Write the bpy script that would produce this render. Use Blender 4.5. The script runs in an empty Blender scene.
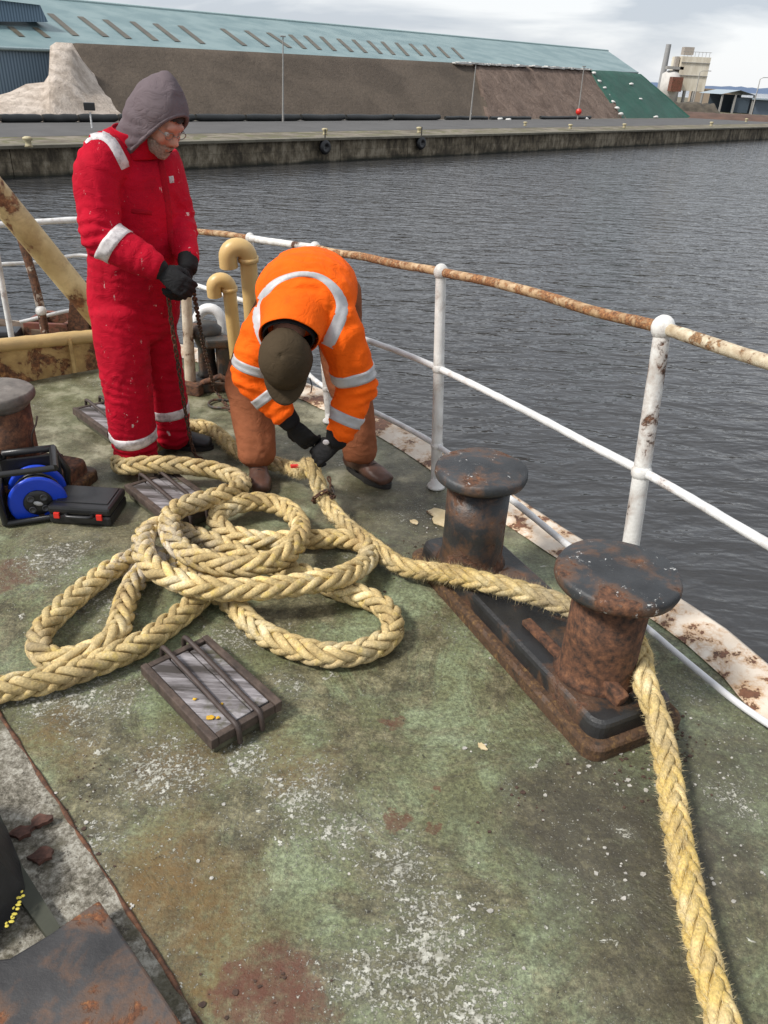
import bpy, bmesh, math, random
from mathutils import Vector as V, Matrix, noise, Quaternion
from mathutils.bvhtree import BVHTree
random.seed(7)
PI=math.pi
SC=bpy.context.scene
COL=SC.collection
# ---------------------------------------------------------------- camera model
TH=math.radians(29.7); RO=math.radians(2.9); FL=769.0; H=1.72
cF=V((0,math.cos(TH),-math.sin(TH))); _r=V((1,0,0)); _u=V((0,math.sin(TH),math.cos(TH)))
cR=_r*math.cos(RO)+_u*math.sin(RO); cU=_u*math.cos(RO)-_r*math.sin(RO); CAM=V((0,0,H))
def ray(px,py): return cF+cR*((px-384)/FL)+cU*((512-py)/FL)
def at(px,py,z=0.0):
    d=ray(px,py); return CAM+d*((z-H)/d.z)
def aty(px,py,Y):
    d=ray(px,py); return CAM+d*(Y/d.y)
UU=V((.68,.733,0)).normalized(); NN=V((-UU.y,UU.x,0)); P0=V((-1.5,68.2,0))
def W(px,py,v):
    d=ray(px,py); t=(v+P0.dot(NN))/(d.dot(NN)); return CAM+d*t
def L(u,v,z): p=P0+UU*u+NN*v; return V((p.x,p.y,z))
cd=bpy.data.cameras.new('camera'); cam=bpy.data.objects.new('camera',cd); COL.objects.link(cam)
M3=Matrix((cR,cU,-cF)).transposed(); cam.matrix_world=Matrix.Translation(CAM)@M3.to_4x4()
cd.sensor_fit='HORIZONTAL'; cd.sensor_width=36; cd.lens=36*FL/768; cd.clip_start=.02; cd.clip_end=20000
SC.camera=cam
# ---------------------------------------------------------------- node helpers
class NT:
    def __init__(s,name,rough=.6,metal=0):
        s.m=bpy.data.materials.new(name); s.m.use_nodes=True; s.t=s.m.node_tree; s.n=s.t.nodes
        s.b=s.n['Principled BSDF']; s.b.inputs['Roughness'].default_value=rough; s.b.inputs['Metallic'].default_value=metal
        s.tc=s.n.new('ShaderNodeTexCoord'); s.o=s.tc.outputs['Object']
    def set(s,k,v):
        if hasattr(v,'is_output'): s.t.links.new(v,s.b.inputs[k])
        else: s.b.inputs[k].default_value=v
    def ln(s,i,v):
        if hasattr(v,'is_output'): s.t.links.new(v,i)
        elif isinstance(v,(tuple,list)) and len(v)==3 and i.type=='RGBA': i.default_value=(*v,1)
        else: i.default_value=v
    def noise(s,sc,de=4,ro=.55,vec=None,dist=0,col=False):
        x=s.n.new('ShaderNodeTexNoise'); s.ln(x.inputs['Vector'],vec or s.o)
        x.inputs['Scale'].default_value=sc; x.inputs['Detail'].default_value=de; x.inputs['Roughness'].default_value=ro; x.inputs['Distortion'].default_value=dist
        return x.outputs['Color' if col else 'Fac']
    def vor(s,sc,vec=None,feat='F1',out='Distance',rnd=1):
        x=s.n.new('ShaderNodeTexVoronoi'); x.feature=feat; s.ln(x.inputs['Vector'],vec or s.o); x.inputs['Scale'].default_value=sc
        x.inputs['Randomness'].default_value=rnd
        return x.outputs[out]
    def wave(s,sc,dist=2,de=2,vec=None,direction='X',prof='SIN'):
        x=s.n.new('ShaderNodeTexWave'); s.ln(x.inputs['Vector'],vec or s.o); x.bands_direction=direction; x.wave_profile=prof
        x.inputs['Scale'].default_value=sc; x.inputs['Distortion'].default_value=dist; x.inputs['Detail'].default_value=de
        return x.outputs['Fac']
    def ramp(s,f,stops,interp='LINEAR'):
        x=s.n.new('ShaderNodeValToRGB'); x.color_ramp.interpolation=interp; e=x.color_ramp.elements
        while len(e)<len(stops): e.new(.5)
        for el,(p,c) in zip(e,stops):
            el.position=p; el.color=(c,c,c,1) if isinstance(c,(int,float)) else (*c,1)
        s.ln(x.inputs['Fac'],f); return x.outputs['Color']
    def step(s,f,a,b): return s.ramp(f,[(a,0),(b,1)]) if a<b else s.ramp(f,[(b,1),(a,0)])
    def mix(s,f,a,b,mode='MIX'):
        x=s.n.new('ShaderNodeMix'); x.data_type='RGBA'; x.blend_type=mode
        s.ln(x.inputs[0],f); s.ln(x.inputs[6],a); s.ln(x.inputs[7],b); return x.outputs[2]
    def math(s,op,a,b=0.0,c=None):
        x=s.n.new('ShaderNodeMath'); x.operation=op; s.ln(x.inputs[0],a); s.ln(x.inputs[1],b)
        if c is not None: s.ln(x.inputs[2],c)
        return x.outputs[0]
    def mapping(s,scale=(1,1,1),rot=(0,0,0),loc=(0,0,0),vec=None):
        x=s.n.new('ShaderNodeMapping'); s.ln(x.inputs['Vector'],vec or s.o)
        x.inputs['Scale'].default_value=scale; x.inputs['Rotation'].default_value=rot; x.inputs['Location'].default_value=loc
        return x.outputs[0]
    def bump(s,h,st=.3,d=.01,nrm=None):
        x=s.n.new('ShaderNodeBump'); x.inputs['Strength'].default_value=st; x.inputs['Distance'].default_value=d
        s.ln(x.inputs['Height'],h)
        if nrm is not None: s.ln(x.inputs['Normal'],nrm)
        s.t.links.new(x.outputs[0],s.b.inputs['Normal']); return x.outputs[0]
    def blob(s,cx,cy,r,warp,soft=.35):
        # irregular stain mask round a point of the deck
        x=s.n.new('ShaderNodeVectorMath'); x.operation='DISTANCE'; s.ln(x.inputs[0],warp); x.inputs[1].default_value=(cx,cy,0)
        return s.ramp(s.math('DIVIDE',x.outputs['Value'],r),[(1-soft,1),(1.0,0)])
def plain(name,c,rough=.6,metal=0,var=.25,sc=8,bump=.15,bsc=60):
    n=NT(name,rough,metal); c2=tuple(x*(1-var) for x in c); c3=tuple(min(1,x*(1+var*.6)) for x in c)
    n.set('Base Color',n.ramp(n.noise(sc,5,.6),[(.3,c2),(.7,c3)]))
    if bump: n.bump(n.noise(bsc,4),bump,.004)
    return n.m
RUST=((.028,.016,.011),(.115,.050,.026))
def rusty(name,paint,amt=.45,sc=7,rough=.5,rc=None,streak=False,paint2=None,metal=0):
    n=NT(name,rough,metal)
    vec=n.mapping((1,1,.25)) if streak else None
    a=n.noise(sc,8,.68,vec,.3); big=n.noise(sc*.35,3,.5,None,.5)
    f=n.math('ADD',n.math('MULTIPLY',a,.65),n.math('MULTIPLY',big,.35))
    e=.5+(.5-amt)*.32   # threshold
    mask=n.ramp(f,[(e-.012,0),(e+.012,1)])
    halo=n.ramp(f,[(e-.09,0),(e,1)])
    rc=rc or (RUST[0],RUST[1],(.19,.085,.040)); rust=n.ramp(n.noise(sc*5,6,.7),[(.36,rc[0]),(.54,rc[1]),(.66,rc[2])])
    pc=n.ramp(n.noise(sc*.8,4),[(.3,tuple(x*.75 for x in paint)),(.7,paint2 or paint)])
    stain=n.mix(n.math('MULTIPLY',halo,.45),pc,(.20,.09,.035))
    c=n.mix(mask,stain,rust)
    n.set('Base Color',c)
    n.set('Roughness',n.ramp(mask,[(0,rough),(1,.85)]))
    h=n.math('ADD',n.math('MULTIPLY',mask,-.6),n.math('MULTIPLY',n.noise(sc*9,6,.7),.6))
    n.bump(h,.6,.006); return n.m
# ---------------------------------------------------------------- mesh helpers
def link(name,me,mat=None,parent=None,loc=None):
    o=bpy.data.objects.new(name,me); COL.objects.link(o)
    if mat:
        for mm in (mat if isinstance(mat,(list,tuple)) else [mat]): me.materials.append(mm)
    if parent: o.parent=parent
    return o
def tag(o,label=None,cat=None,group=None,kind=None):
    if label: o['label']=label
    if cat: o['category']=cat
    if group: o['group']=group
    if kind: o['kind']=kind
    return o
def thing(name,label,cat,loc=(0,0,0),group=None,rz=0):
    o=bpy.data.objects.new(name,None); COL.objects.link(o); o.location=loc; o.rotation_euler.z=rz; o.empty_display_size=.05
    return tag(o,label,cat,group)
class MB:
    def __init__(s): s.v=[]; s.f=[]; s.sm=[]; s.uv={}
    def add(s,vs,fs,smooth=True,uv=None):
        k=len(s.v); s.v+= [V(x) for x in vs]
        for i,f in enumerate(fs):
            s.f.append([k+a for a in f]); s.sm.append(smooth)
            if uv: s.uv[len(s.f)-1]=uv[i]
        return s
    def box(s,c,d,rz=0,rot=None,bev=0):
        c=V(c); R=rot or Matrix.Rotation(rz,3,'Z'); x,y,z=[a/2 for a in d]
        if bev<=0:
            vs=[c+R@V((i*x,j*y,k*z)) for i in(-1,1) for j in(-1,1) for k in(-1,1)]
            fs=[(0,1,3,2),(4,6,7,5),(0,4,5,1),(2,3,7,6),(0,2,6,4),(1,5,7,3)]
            return s.add(vs,fs,False)
        bm=bmesh.new(); bmesh.ops.create_cube(bm,size=1)
        for v in bm.verts: v.co=V((v.co.x*d[0],v.co.y*d[1],v.co.z*d[2]))
        bmesh.ops.bevel(bm,geom=bm.edges[:],offset=bev,segments=2,affect='EDGES',profile=.6)
        bm.verts.index_update(); vs=[c+R@v.co for v in bm.verts]; fs=[[v.index for v in f.verts] for f in bm.faces]; bm.free()
        return s.add(vs,fs,False)
    def tube(s,pts,r,n=12,cap=True,smooth=True):
        pts=[V(p) for p in pts]; rs=r if isinstance(r,(list,tuple)) else [r]*len(pts)
        vs=[];fs=[]; fr=frames(pts)
        for p,(t,a,b),rr in zip(pts,fr,rs):
            for k in range(n):
                an=2*PI*k/n; vs.append(p+a*(math.cos(an)*rr)+b*(math.sin(an)*rr))
        for i in range(len(pts)-1):
            for k in range(n): fs.append((i*n+k,i*n+(k+1)%n,(i+1)*n+(k+1)%n,(i+1)*n+k))
        s.add(vs,fs,smooth)
        if cap:
            s.add(vs[:n],[list(range(n))[::-1]],False); s.add(vs[-n:],[list(range(n))],False)
        return s
    def lathe(s,c,prof,n=40,axis=(0,0,1),smooth=True,sx=1,sy=1,rz=0):
        c=V(c); ax=V(axis).normalized(); q=V((0,0,1)).rotation_difference(ax); vs=[];fs=[]
        for r,z in prof:
            for k in range(n):
                an=2*PI*k/n+rz; vs.append(c+q@V((r*sx*math.cos(an),r*sy*math.sin(an),z)))
        m=len(prof)
        for i in range(m-1):
            for k in range(n): fs.append((i*n+k,i*n+(k+1)%n,(i+1)*n+(k+1)%n,(i+1)*n+k))
        fs.append(list(range(n))[::-1]); fs.append([(m-1)*n+k for k in range(n)])
        return s.add(vs,fs,smooth)
    def ball(s,c,r,n=14,rr=None,rot=None):
        c=V(c); R=rot or Matrix.Identity(3); rx,ry,rz=rr or (r,r,r); vs=[];fs=[]; m=max(6,n//2)
        for i in range(m+1):
            t=PI*i/m
            for k in range(n):
                a=2*PI*k/n; st=max(math.sin(t),.002)
                vs.append(c+R@V((rx*st*math.cos(a),ry*st*math.sin(a),rz*math.cos(t))))
        for i in range(m):
            for k in range(n): fs.append((i*n+(k+1)%n,i*n+k,(i+1)*n+k,(i+1)*n+(k+1)%n))
        fs.append([k for k in range(n)]); fs.append([m*n+k for k in range(n)][::-1])
        return s.add(vs,fs,True)
    def prism(s,poly,z0,z1,smooth=False):
        n=len(poly); vs=[V((p[0],p[1],z0)) for p in poly]+[V((p[0],p[1],z1)) for p in poly]
        ar=sum(poly[i][0]*poly[(i+1)%n][1]-poly[(i+1)%n][0]*poly[i][1] for i in range(n))
        fs=[list(range(n))[::-1],[n+k for k in range(n)]]+[(k,(k+1)%n,n+(k+1)%n,n+k) for k in range(n)]
        if ar<0: fs=[list(f)[::-1] for f in fs]
        return s.add(vs,fs,smooth)
    def quad(s,a,b,c,d): return s.add([a,b,c,d],[(0,1,2,3)],False)
    def mesh(s,name,off=V((0,0,0))):
        me=bpy.data.meshes.new(name); me.from_pydata([v-off for v in s.v],[],s.f)
        me.polygons.foreach_set('use_smooth',s.sm)
        if s.uv:
            ul=me.uv_layers.new(name='UVMap')
            for p in me.polygons:
                u=s.uv.get(p.index)
                if u:
                    for li,c in zip(p.loop_indices,u): ul.data[li].uv=c
        me.update(); return me
    def build(s,name,mat,parent=None,base=None,bevel=0):
        # base: world position for a parentless mesh's origin; children are expressed relative to the parent's location
        off=V((0,0,0))
        if parent is not None: off=worldloc(parent)
        elif base is not None: off=V(base)
        o=link(name,s.mesh(name,off),mat,parent)
        if parent is None: o.location=off
        if bevel:
            b=o.modifiers.new('b','BEVEL'); b.width=bevel; b.segments=2; b.limit_method='ANGLE'; b.angle_limit=math.radians(40)
        return o
def worldloc(o):
    p=V(o.location)
    while o.parent: o=o.parent; p=p+V(o.location)
    return p
def frames(pts,up=None):
    n=len(pts); T=[]
    for i in range(n):
        t=(pts[min(i+1,n-1)]-pts[max(i-1,0)])
        T.append(t.normalized() if t.length>1e-9 else V((0,0,1)))
    a=V((0,0,1)) if abs(T[0].z)<.9 else V((0,1,0))
    a=(a-T[0]*a.dot(T[0])).normalized(); out=[]
    for i in range(n):
        if i>0:
            q=T[i-1].rotation_difference(T[i]); a=q@a; a=(a-T[i]*a.dot(T[i])).normalized()
        out.append((T[i],a,T[i].cross(a)))
    return out
def catmull(P,step=.01,extra=None):
    P=[V(p) for p in P]; Q=[P[0]*2-P[1]]+P+[P[-1]*2-P[-2]]; out=[]
    for i in range(1,len(Q)-2):
        p0,p1,p2,p3=Q[i-1:i+3]; m=max(2,int((p2-p1).length/step))
        for k in range(m):
            t=k/m; out.append(.5*((2*p1)+(p2-p0)*t+(2*p0-5*p1+4*p2-p3)*t*t+(3*p1-p0-3*p2+p3)*t**3))
    out.append(P[-1]); return out
def resample(pts,step):
    out=[pts[0].copy()]; acc=0
    for a,b in zip(pts,pts[1:]):
        l=(b-a).length; 
        if l<1e-9: continue
        d=step-acc
        while d<=l: out.append(a.lerp(b,d/l)); d+=step
        acc=l-(d-step)
    return out
def smoothpath(p,it):
    for _ in range(it): p=[p[0]]+[(p[i-1]+p[i]*2+p[i+1])/4 for i in range(1,len(p)-1)]+[p[-1]]
    return p
# ---------------------------------------------------------------- light, sky
w=bpy.data.worlds.new('World'); SC.world=w; w.use_nodes=True; t=w.node_tree; nd=t.nodes; nd.clear()
SUN_EL=math.radians(48); SUN_AZ=math.radians(-115)   # azimuth from +Y towards +X
sky=nd.new('ShaderNodeTexSky'); sky.sky_type='NISHITA'; sky.sun_disc=False; sky.sun_elevation=SUN_EL; sky.sun_rotation=SUN_AZ
b1=nd.new('ShaderNodeBackground'); b1.inputs[1].default_value=.1; t.links.new(sky.outputs[0],b1.inputs[0])
tc=nd.new('ShaderNodeTexCoord'); mp=nd.new('ShaderNodeMapping'); mp.inputs['Scale'].default_value=(1,1,5.5); t.links.new(tc.outputs['Generated'],mp.inputs[0])
nz=nd.new('ShaderNodeTexNoise'); nz.inputs['Scale'].default_value=3.2; nz.inputs['Detail'].default_value=7; nz.inputs['Roughness'].default_value=.52; nz.inputs['Distortion'].default_value=.4; t.links.new(mp.outputs[0],nz.inputs['Vector'])
rp=nd.new('ShaderNodeValToRGB'); e=rp.color_ramp.elements; e[0].position=.42; e[0].color=(.44,.475,.53,1); e[1].position=.58; e[1].color=(.72,.73,.745,1); t.links.new(nz.outputs['Fac'],rp.inputs[0])
b2=nd.new('ShaderNodeBackground'); b2.inputs[1].default_value=.98; t.links.new(rp.outputs[0],b2.inputs[0])
mx=nd.new('ShaderNodeMixShader'); mx.inputs[0].default_value=.88; t.links.new(b1.outputs[0],mx.inputs[1]); t.links.new(b2.outputs[0],mx.inputs[2])
wo=nd.new('ShaderNodeOutputWorld'); t.links.new(mx.outputs[0],wo.inputs[0])
ld=bpy.data.lights.new('sun','SUN'); ld.energy=3.0; ld.angle=math.radians(11); ld.color=(1,.96,.9)
lo=bpy.data.objects.new('sun',ld); COL.objects.link(lo)
sd=V((math.sin(SUN_AZ)*math.cos(SUN_EL),math.cos(SUN_AZ)*math.cos(SUN_EL),math.sin(SUN_EL)))
lo.rotation_euler=sd.to_track_quat('Z','Y').to_euler()
SC.view_settings.view_transform='Standard'; SC.view_settings.look='None'; SC.view_settings.gamma=1; SC.view_settings.exposure=0.50
# ---------------------------------------------------------------- materials
def deck_mat():
    n=NT('deck_paint',.6)
    warp=n.n.new('ShaderNodeVectorMath'); warp.operation='ADD'
    sub=n.n.new('ShaderNodeVectorMath'); sub.operation='MULTIPLY_ADD'; n.ln(sub.inputs[0],n.noise(5,6,.65,col=True)); sub.inputs[1].default_value=(.34,.34,0); sub.inputs[2].default_value=(-.17,-.17,0)
    n.ln(warp.inputs[0],n.o); n.ln(warp.inputs[1],sub.outputs[0]); wv=warp.outputs[0]
    green=n.ramp(n.noise(3.4,8,.72,None,.5),[(.36,(.090,.088,.040)),(.46,(.130,.138,.068)),(.54,(.165,.190,.104)),(.65,(.24,.280,.170))])
    dirt=n.ramp(n.noise(13,8,.75),[(.40,(.050,.042,.022)),(.5,(.110,.096,.052)),(.60,(.20,.178,.105))])
    dm=n.ramp(n.noise(2.3,8,.75,None,.8),[(.45,0),(.56,.9)])
    c=n.mix(dm,green,dirt)
    fine=n.ramp(n.noise(75,6,.85),[(.42,.62),(.5,1.0),(.58,1.5)]); c=n.mix(1,c,fine,'MULTIPLY')
    grain=n.ramp(n.noise(30,7,.8,n.mapping(loc=(4,4,0))),[(.38,.35),(.56,1)])
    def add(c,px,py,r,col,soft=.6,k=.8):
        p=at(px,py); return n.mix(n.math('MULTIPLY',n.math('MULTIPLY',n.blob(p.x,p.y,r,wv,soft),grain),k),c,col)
    # muddier and greyer far part of the deck, darker damp zone round the bitts
    sep=n.n.new('ShaderNodeSeparateXYZ'); n.ln(sep.inputs[0],wv)
    far=n.ramp(n.math('DIVIDE',sep.outputs['Y'],6.0),[(.40,0),(.56,.75)])
    c=n.mix(far,c,n.ramp(n.noise(6,7,.7),[(.40,(.070,.064,.034)),(.5,(.165,.152,.095)),(.60,(.33,.31,.22))]))
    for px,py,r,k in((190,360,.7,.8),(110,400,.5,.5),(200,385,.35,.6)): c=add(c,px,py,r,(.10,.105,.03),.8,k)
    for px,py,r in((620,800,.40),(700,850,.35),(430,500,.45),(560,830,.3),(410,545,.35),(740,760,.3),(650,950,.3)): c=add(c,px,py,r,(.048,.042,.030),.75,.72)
    for px,py,r in((180,760,.2),(60,735,.16),(205,920,.22),(170,860,.18),(290,770,.15),(150,900,.14),(60,710,.1),(190,1000,.12)): c=add(c,px,py,r,(.155,.088,.024),.8,.75)
    for px,py,r in((262,985,.13),(300,1000,.09),(230,975,.06),(400,828,.035),(388,729,.035),(432,800,.02),(10,575,.12),(432,832,.02),(750,690,.05),(120,415,.1)): c=add(c,px,py,r,(.115,.043,.024),.3,.8)
    # lichen / flaked paint specks, in clusters
    cl=0.0
    for px,py,r,k in((165,770,.26,1),(300,800,.24,1),(250,765,.16,1),(400,880,.16,1),(430,950,.26,1),(60,560,.30,.9),(110,600,.26,.8),(90,700,.26,1),(470,1010,.2,1),(370,980,.2,.9),(350,830,.14,.9),(230,640,.2,.8),(40,700,.2,1),(735,800,.14,.8),(700,700,.12,.7),(290,690,.1,.8),(130,380,.35,.8),(60,480,.3,.7),(560,900,.2,.35),(180,860,.12,.5),(100,850,.12,.8),(620,830,.06,.9),(500,790,.1,.4)):
        p=at(px,py); m=n.math('MULTIPLY',n.blob(p.x,p.y,r,wv,.98),k); cl=m if cl==0.0 else n.math('MAXIMUM',cl,m)
    cl=n.math('MAXIMUM',cl,n.math('MULTIPLY',n.step(n.noise(2.6,3),.52,.7),.45))
    def specks(sc,ro,th,w,k,loc): return n.ramp(n.math('ADD',n.noise(sc,5,ro,n.mapping(loc=loc)),n.math('MULTIPLY',cl,k)),[(th-w,0),(th+w,1)])
    s1=specks(46,.72,.672,.014,.155,(0,0,0)); s2=specks(95,.7,.650,.018,.155,(3,2,0)); s3=specks(15,.8,.69,.008,.10,(7,1,0)); s4=specks(130,.6,.645,.01,.03,(1,6,0))
    sp=n.math('MAXIMUM',n.math('MAXIMUM',n.math('MAXIMUM',s1,n.math('MULTIPLY',s2,.85)),s3),n.math('MULTIPLY',s4,.6))
    lone=n.math('MULTIPLY',n.step(n.vor(9,wv),.10,.07),n.step(n.noise(7,2),.5,.52)); sp=n.math('MAXIMUM',sp,lone)
    c=n.mix(n.math('MULTIPLY',n.step(cl,.1,.9),.28),c,(.19,.185,.14))
    c=n.mix(n.math('MULTIPLY',sp,.95),c,n.ramp(n.noise(40,3),[(.4,(.30,.29,.23)),(.6,(.56,.55,.48))]))
    dk=n.ramp(n.noise(24,6,.75,n.mapping(loc=(9,9,0))),[(.64,0),(.67,.8)]); c=n.mix(dk,c,(.022,.018,.013))
    dk2=n.ramp(n.noise(5.5,8,.75,n.mapping(loc=(2,5,0))),[(.53,0),(.64,.42)]); c=n.mix(dk2,c,(.040,.034,.018))
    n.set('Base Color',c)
    n.set('Roughness',n.ramp(n.noise(3,5),[(.3,.36),(.7,.72)]))
    h=n.math('ADD',n.math('MULTIPLY',n.noise(38,8,.75),.7),n.math('MULTIPLY',sp,.4)); h=n.math('ADD',h,n.math('MULTIPLY',dm,.3))
    n.bump(h,.9,.009); return n.m
def waterway_mat():
    n=NT('flaking_cream_paint',.55)
    cream=n.ramp(n.noise(6,5),[(.3,(.50,.40,.30)),(.7,(.74,.66,.56))])
    rust=n.ramp(n.noise(28,6,.7),[(.3,(.06,.025,.014)),(.7,(.24,.10,.045))])
    f=n.noise(8,9,.72,None,.15); m=n.ramp(f,[(.56,0),(.57,1)]); ed=n.ramp(f,[(.47,0),(.56,.8)])
    ochre=n.mix(ed,cream,(.42,.22,.08)); c=n.mix(m,ochre,rust); n.set('Base Color',c)
    n.bump(n.math('ADD',n.math('MULTIPLY',m,-1),n.math('MULTIPLY',n.noise(60,5),.3)),.8,.006); return n.m
def rope_mat():
    n=NT('rope_fibre',.85)
    uv=n.tc.outputs['UV']
    mpv=n.mapping((26,5,1),(0,0,.0),vec=uv)
    yarn=n.noise(1.0,3,.6,n.mapping((30,10,1),(0,0,.5),vec=uv))
    base=n.ramp(n.noise(7,6,.65),[(.30,(.31,.21,.09)),(.45,(.51,.375,.165)),(.57,(.66,.51,.25)),(.68,(.76,.65,.41))])
    yel=n.mix(n.math('MULTIPLY',n.step(n.noise(24,4,.6,n.mapping(loc=(5,2,1))),.56,.68),.6),base,(.68,.50,.13))
    gr=n.mix(n.math('MULTIPLY',n.step(n.noise(3.2,5,.6,n.mapping(loc=(1,7,3))),.52,.72),.6),yel,(.36,.32,.24))
    st=at(165,575)-at(250,580); gr=n.mix(n.math('MULTIPLY',n.blob(st.x,st.y,.26,n.o,.6),n.ramp(n.noise(26,4,.6),[(.47,0),(.52,.75)])),gr,(.52,.50,.50)); gr=n.mix(1,gr,n.ramp(n.noise(.9,1,.5,n.mapping((1.5,.01,1),vec=uv)),[(.35,.70),(.65,1.18)]),'MULTIPLY')
    for px,py,r in((480,580,.45),(560,600,.3),(650,700,.35),(670,800,.35),(690,900,.35),(715,1000,.35)):
        q=at(px,py)-at(250,580); gr=n.mix(n.math('MULTIPLY',n.blob(q.x,q.y,r,n.o,.8),n.ramp(n.noise(13,4,.6,n.mapping(loc=(2,2,2))),[(.44,.10),(.56,.70)])),gr,(.58,.41,.115))
    c=n.mix(1,gr,n.ramp(yarn,[(.3,.62),(.7,1.22)]),'MULTIPLY'); n.set('Base Color',c)
    n.bump(n.math('ADD',yarn,n.math('MULTIPLY',n.noise(300,3),.5)),.7,.003)
    return n.m
def cloth(name,c,dirt=.35,spk=0,dirtcol=(.06,.04,.035),rough=.85,weave=700):
    n=NT(name,rough); d=tuple(x*.72 for x in c)
    col=n.ramp(n.noise(5,5,.6),[(.3,d),(.65,c)])
    if dirt: col=n.mix(n.math('MULTIPLY',n.step(n.noise(9,7,.72,None,.5),.56,.72),dirt),col,dirtcol)
    if spk:
        a=n.ramp(n.noise(19,5,.62,n.mapping((1,1,.8),loc=(5,1,2))),[(.705,0),(.72,1)])
        b=n.math('MULTIPLY',n.step(n.noise(26,7,.8,n.mapping((1,1,.5))),.64,.67),1)
        col=n.mix(n.math('MULTIPLY',n.math('MAXIMUM',a,b),spk),col,(.62,.50,.48))
    n.set('Base Color',col); n.set('Specular IOR Level',.15)
    f=n.noise(13,3,.5,n.mapping((1,1,1.4)),1.2); cr=n.ramp(f,[(.46,1),(.5,0),(.54,1)]); n.bump(n.math('ADD',n.math('ADD',n.math('MULTIPLY',cr,.10),f),n.math('MULTIPLY',n.noise(weave,2),.04)),.42,.018); return n.m
def water_mat():
    n=NT('harbour_water',.06); n.set('Base Color',(.040,.040,.041,1)); n.set('IOR',1.333)
    a=n.noise(.78,3,.5,n.mapping((1.0,2.3,1),(0,0,-.25)),.3)
    b=n.noise(3.6,2,.5,n.mapping((1,1.8,1),(0,0,-.15)),.3)
    c=n.noise(.16,3,.5)
    h=n.math('ADD',n.math('MULTIPLY',a,1.0),n.math('MULTIPLY',b,.12)); h=n.math('ADD',h,n.math('MULTIPLY',c,.9))
    n.bump(h,1.0,.15); return n.m
def glass_like(c,r=.25): 
    n=NT('m',r); n.set('Base Color',(*c,1)); return n.m
m_deck=deck_mat(); m_way=waterway_mat(); m_rope=rope_mat(); m_water=water_mat()
m_black_rust=rusty('black_paint_rusting',(.018,.019,.021),.40,8,.38,paint2=(.035,.036,.038))
m_bitt_base=rusty('worn_black_bitt_base',(.014,.014,.015),.17,8,.42,paint2=(.03,.03,.03))
m_stem_rust=rusty('rusty_bollard_steel',(.03,.022,.02),.82,8,.6)
m_white_rust=rusty('chipped_white_paint',(.66,.64,.60),.16,11,.4,paint2=(.82,.81,.78))
m_white=rusty('white_rail_paint',(.70,.70,.69),.08,9,.35,paint2=(.84,.84,.83))
m_rail_rust=rusty('rust_bitten_cream_rail',(.42,.24,.10),.50,22,.6,paint2=(.62,.46,.28),rc=((.09,.04,.02),(.30,.135,.055),(.50,.27,.11)))
m_yellow=rusty('chalky_yellow_paint',(.62,.43,.19),.16,6,.5,paint2=(.66,.45,.19))
m_yellow_r=rusty('rust_eaten_yellow_paint',(.50,.33,.12),.56,7,.55,paint2=(.66,.46,.19),rc=((.06,.03,.016),(.20,.085,.035),(.42,.22,.08)))
m_vent=plain('cream_vent_paint',(.62,.42,.17),.4,var=.12,sc=5)
m_dark_iron=rusty('dark_wet_iron',(.025,.024,.022),.30,12,.5,paint2=(.065,.062,.056))
m_redbrown=rusty('red_oxide_paint',(.16,.045,.035),.5,8,.6,paint2=(.24,.07,.05))
m_chain=rusty('chain_steel',(.03,.026,.023),.5,30,.5)
m_black_pl=plain('black_plastic',(.016,.016,.017),.35,var=.2,bump=.08)
m_blue_pl=plain('blue_plastic',(.01,.055,.55),.32,var=.12,bump=.0)
m_red_pl=plain('red_plastic',(.65,.03,.02),.35,var=.1,bump=0)
m_cable=plain('brown_cable',(.05,.032,.025),.5)
m_red=cloth('red_coverall_cloth',(.47,.004,.022),.45,.9,(.20,.006,.012))
m_orange=cloth('orange_hivis_cloth',(.98,.135,.006),.30,0,(.40,.06,.012))
m_hood=cloth('grey_fleece',(.155,.122,.132),.2,0,(.07,.05,.06))
m_brown=cloth('brown_work_trousers',(.28,.098,.045),.6,0,(.09,.035,.02))
m_cap=cloth('dark_olive_cap_cloth',(.060,.042,.024),.3,0,(.02,.016,.01))
m_glove=cloth('black_glove_knit',(.014,.014,.015),.3,0,(.04,.035,.03),.75)
m_boot=plain('brown_boot_leather',(.095,.045,.030),.5,var=.4,sc=12)
m_shoe=plain('black_shoe_leather',(.025,.024,.026),.5,var=.3,sc=12)
m_sole=plain('rubber_sole',(.018,.016,.015),.7)
m_reflect=NT('silver_reflective_tape',.45); m_reflect.set('Base Color',m_reflect.ramp(m_reflect.noise(14,5,.6),[(.3,(.33,.33,.34)),(.7,(.52,.52,.53))])); m_reflect.bump(m_reflect.noise(30,3),.3,.006); m_reflect=m_reflect.m
m_reflect_w=NT('white_reflective_tape',.45); m_reflect_w.set('Base Color',m_reflect_w.ramp(m_reflect_w.noise(22,6,.7),[(.35,(.30,.27,.28)),(.55,(.66,.62,.62))])); m_reflect_w=m_reflect_w.m
m_skin=NT('skin',.5); m_skin.set('Base Color',m_skin.ramp(m_skin.noise(18,4),[(.3,(.40,.17,.12)),(.7,(.56,.28,.20))])); m_skin.set('Subsurface Weight',.08); m_skin=m_skin.m
m_beard=plain('grey_beard_hair',(.32,.25,.21),.9,var=.5,sc=120,bump=.8,bsc=260)
m_hair=plain('dark_hair',(.03,.022,.018),.8,var=.4,sc=90,bump=.6,bsc=200)
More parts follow.
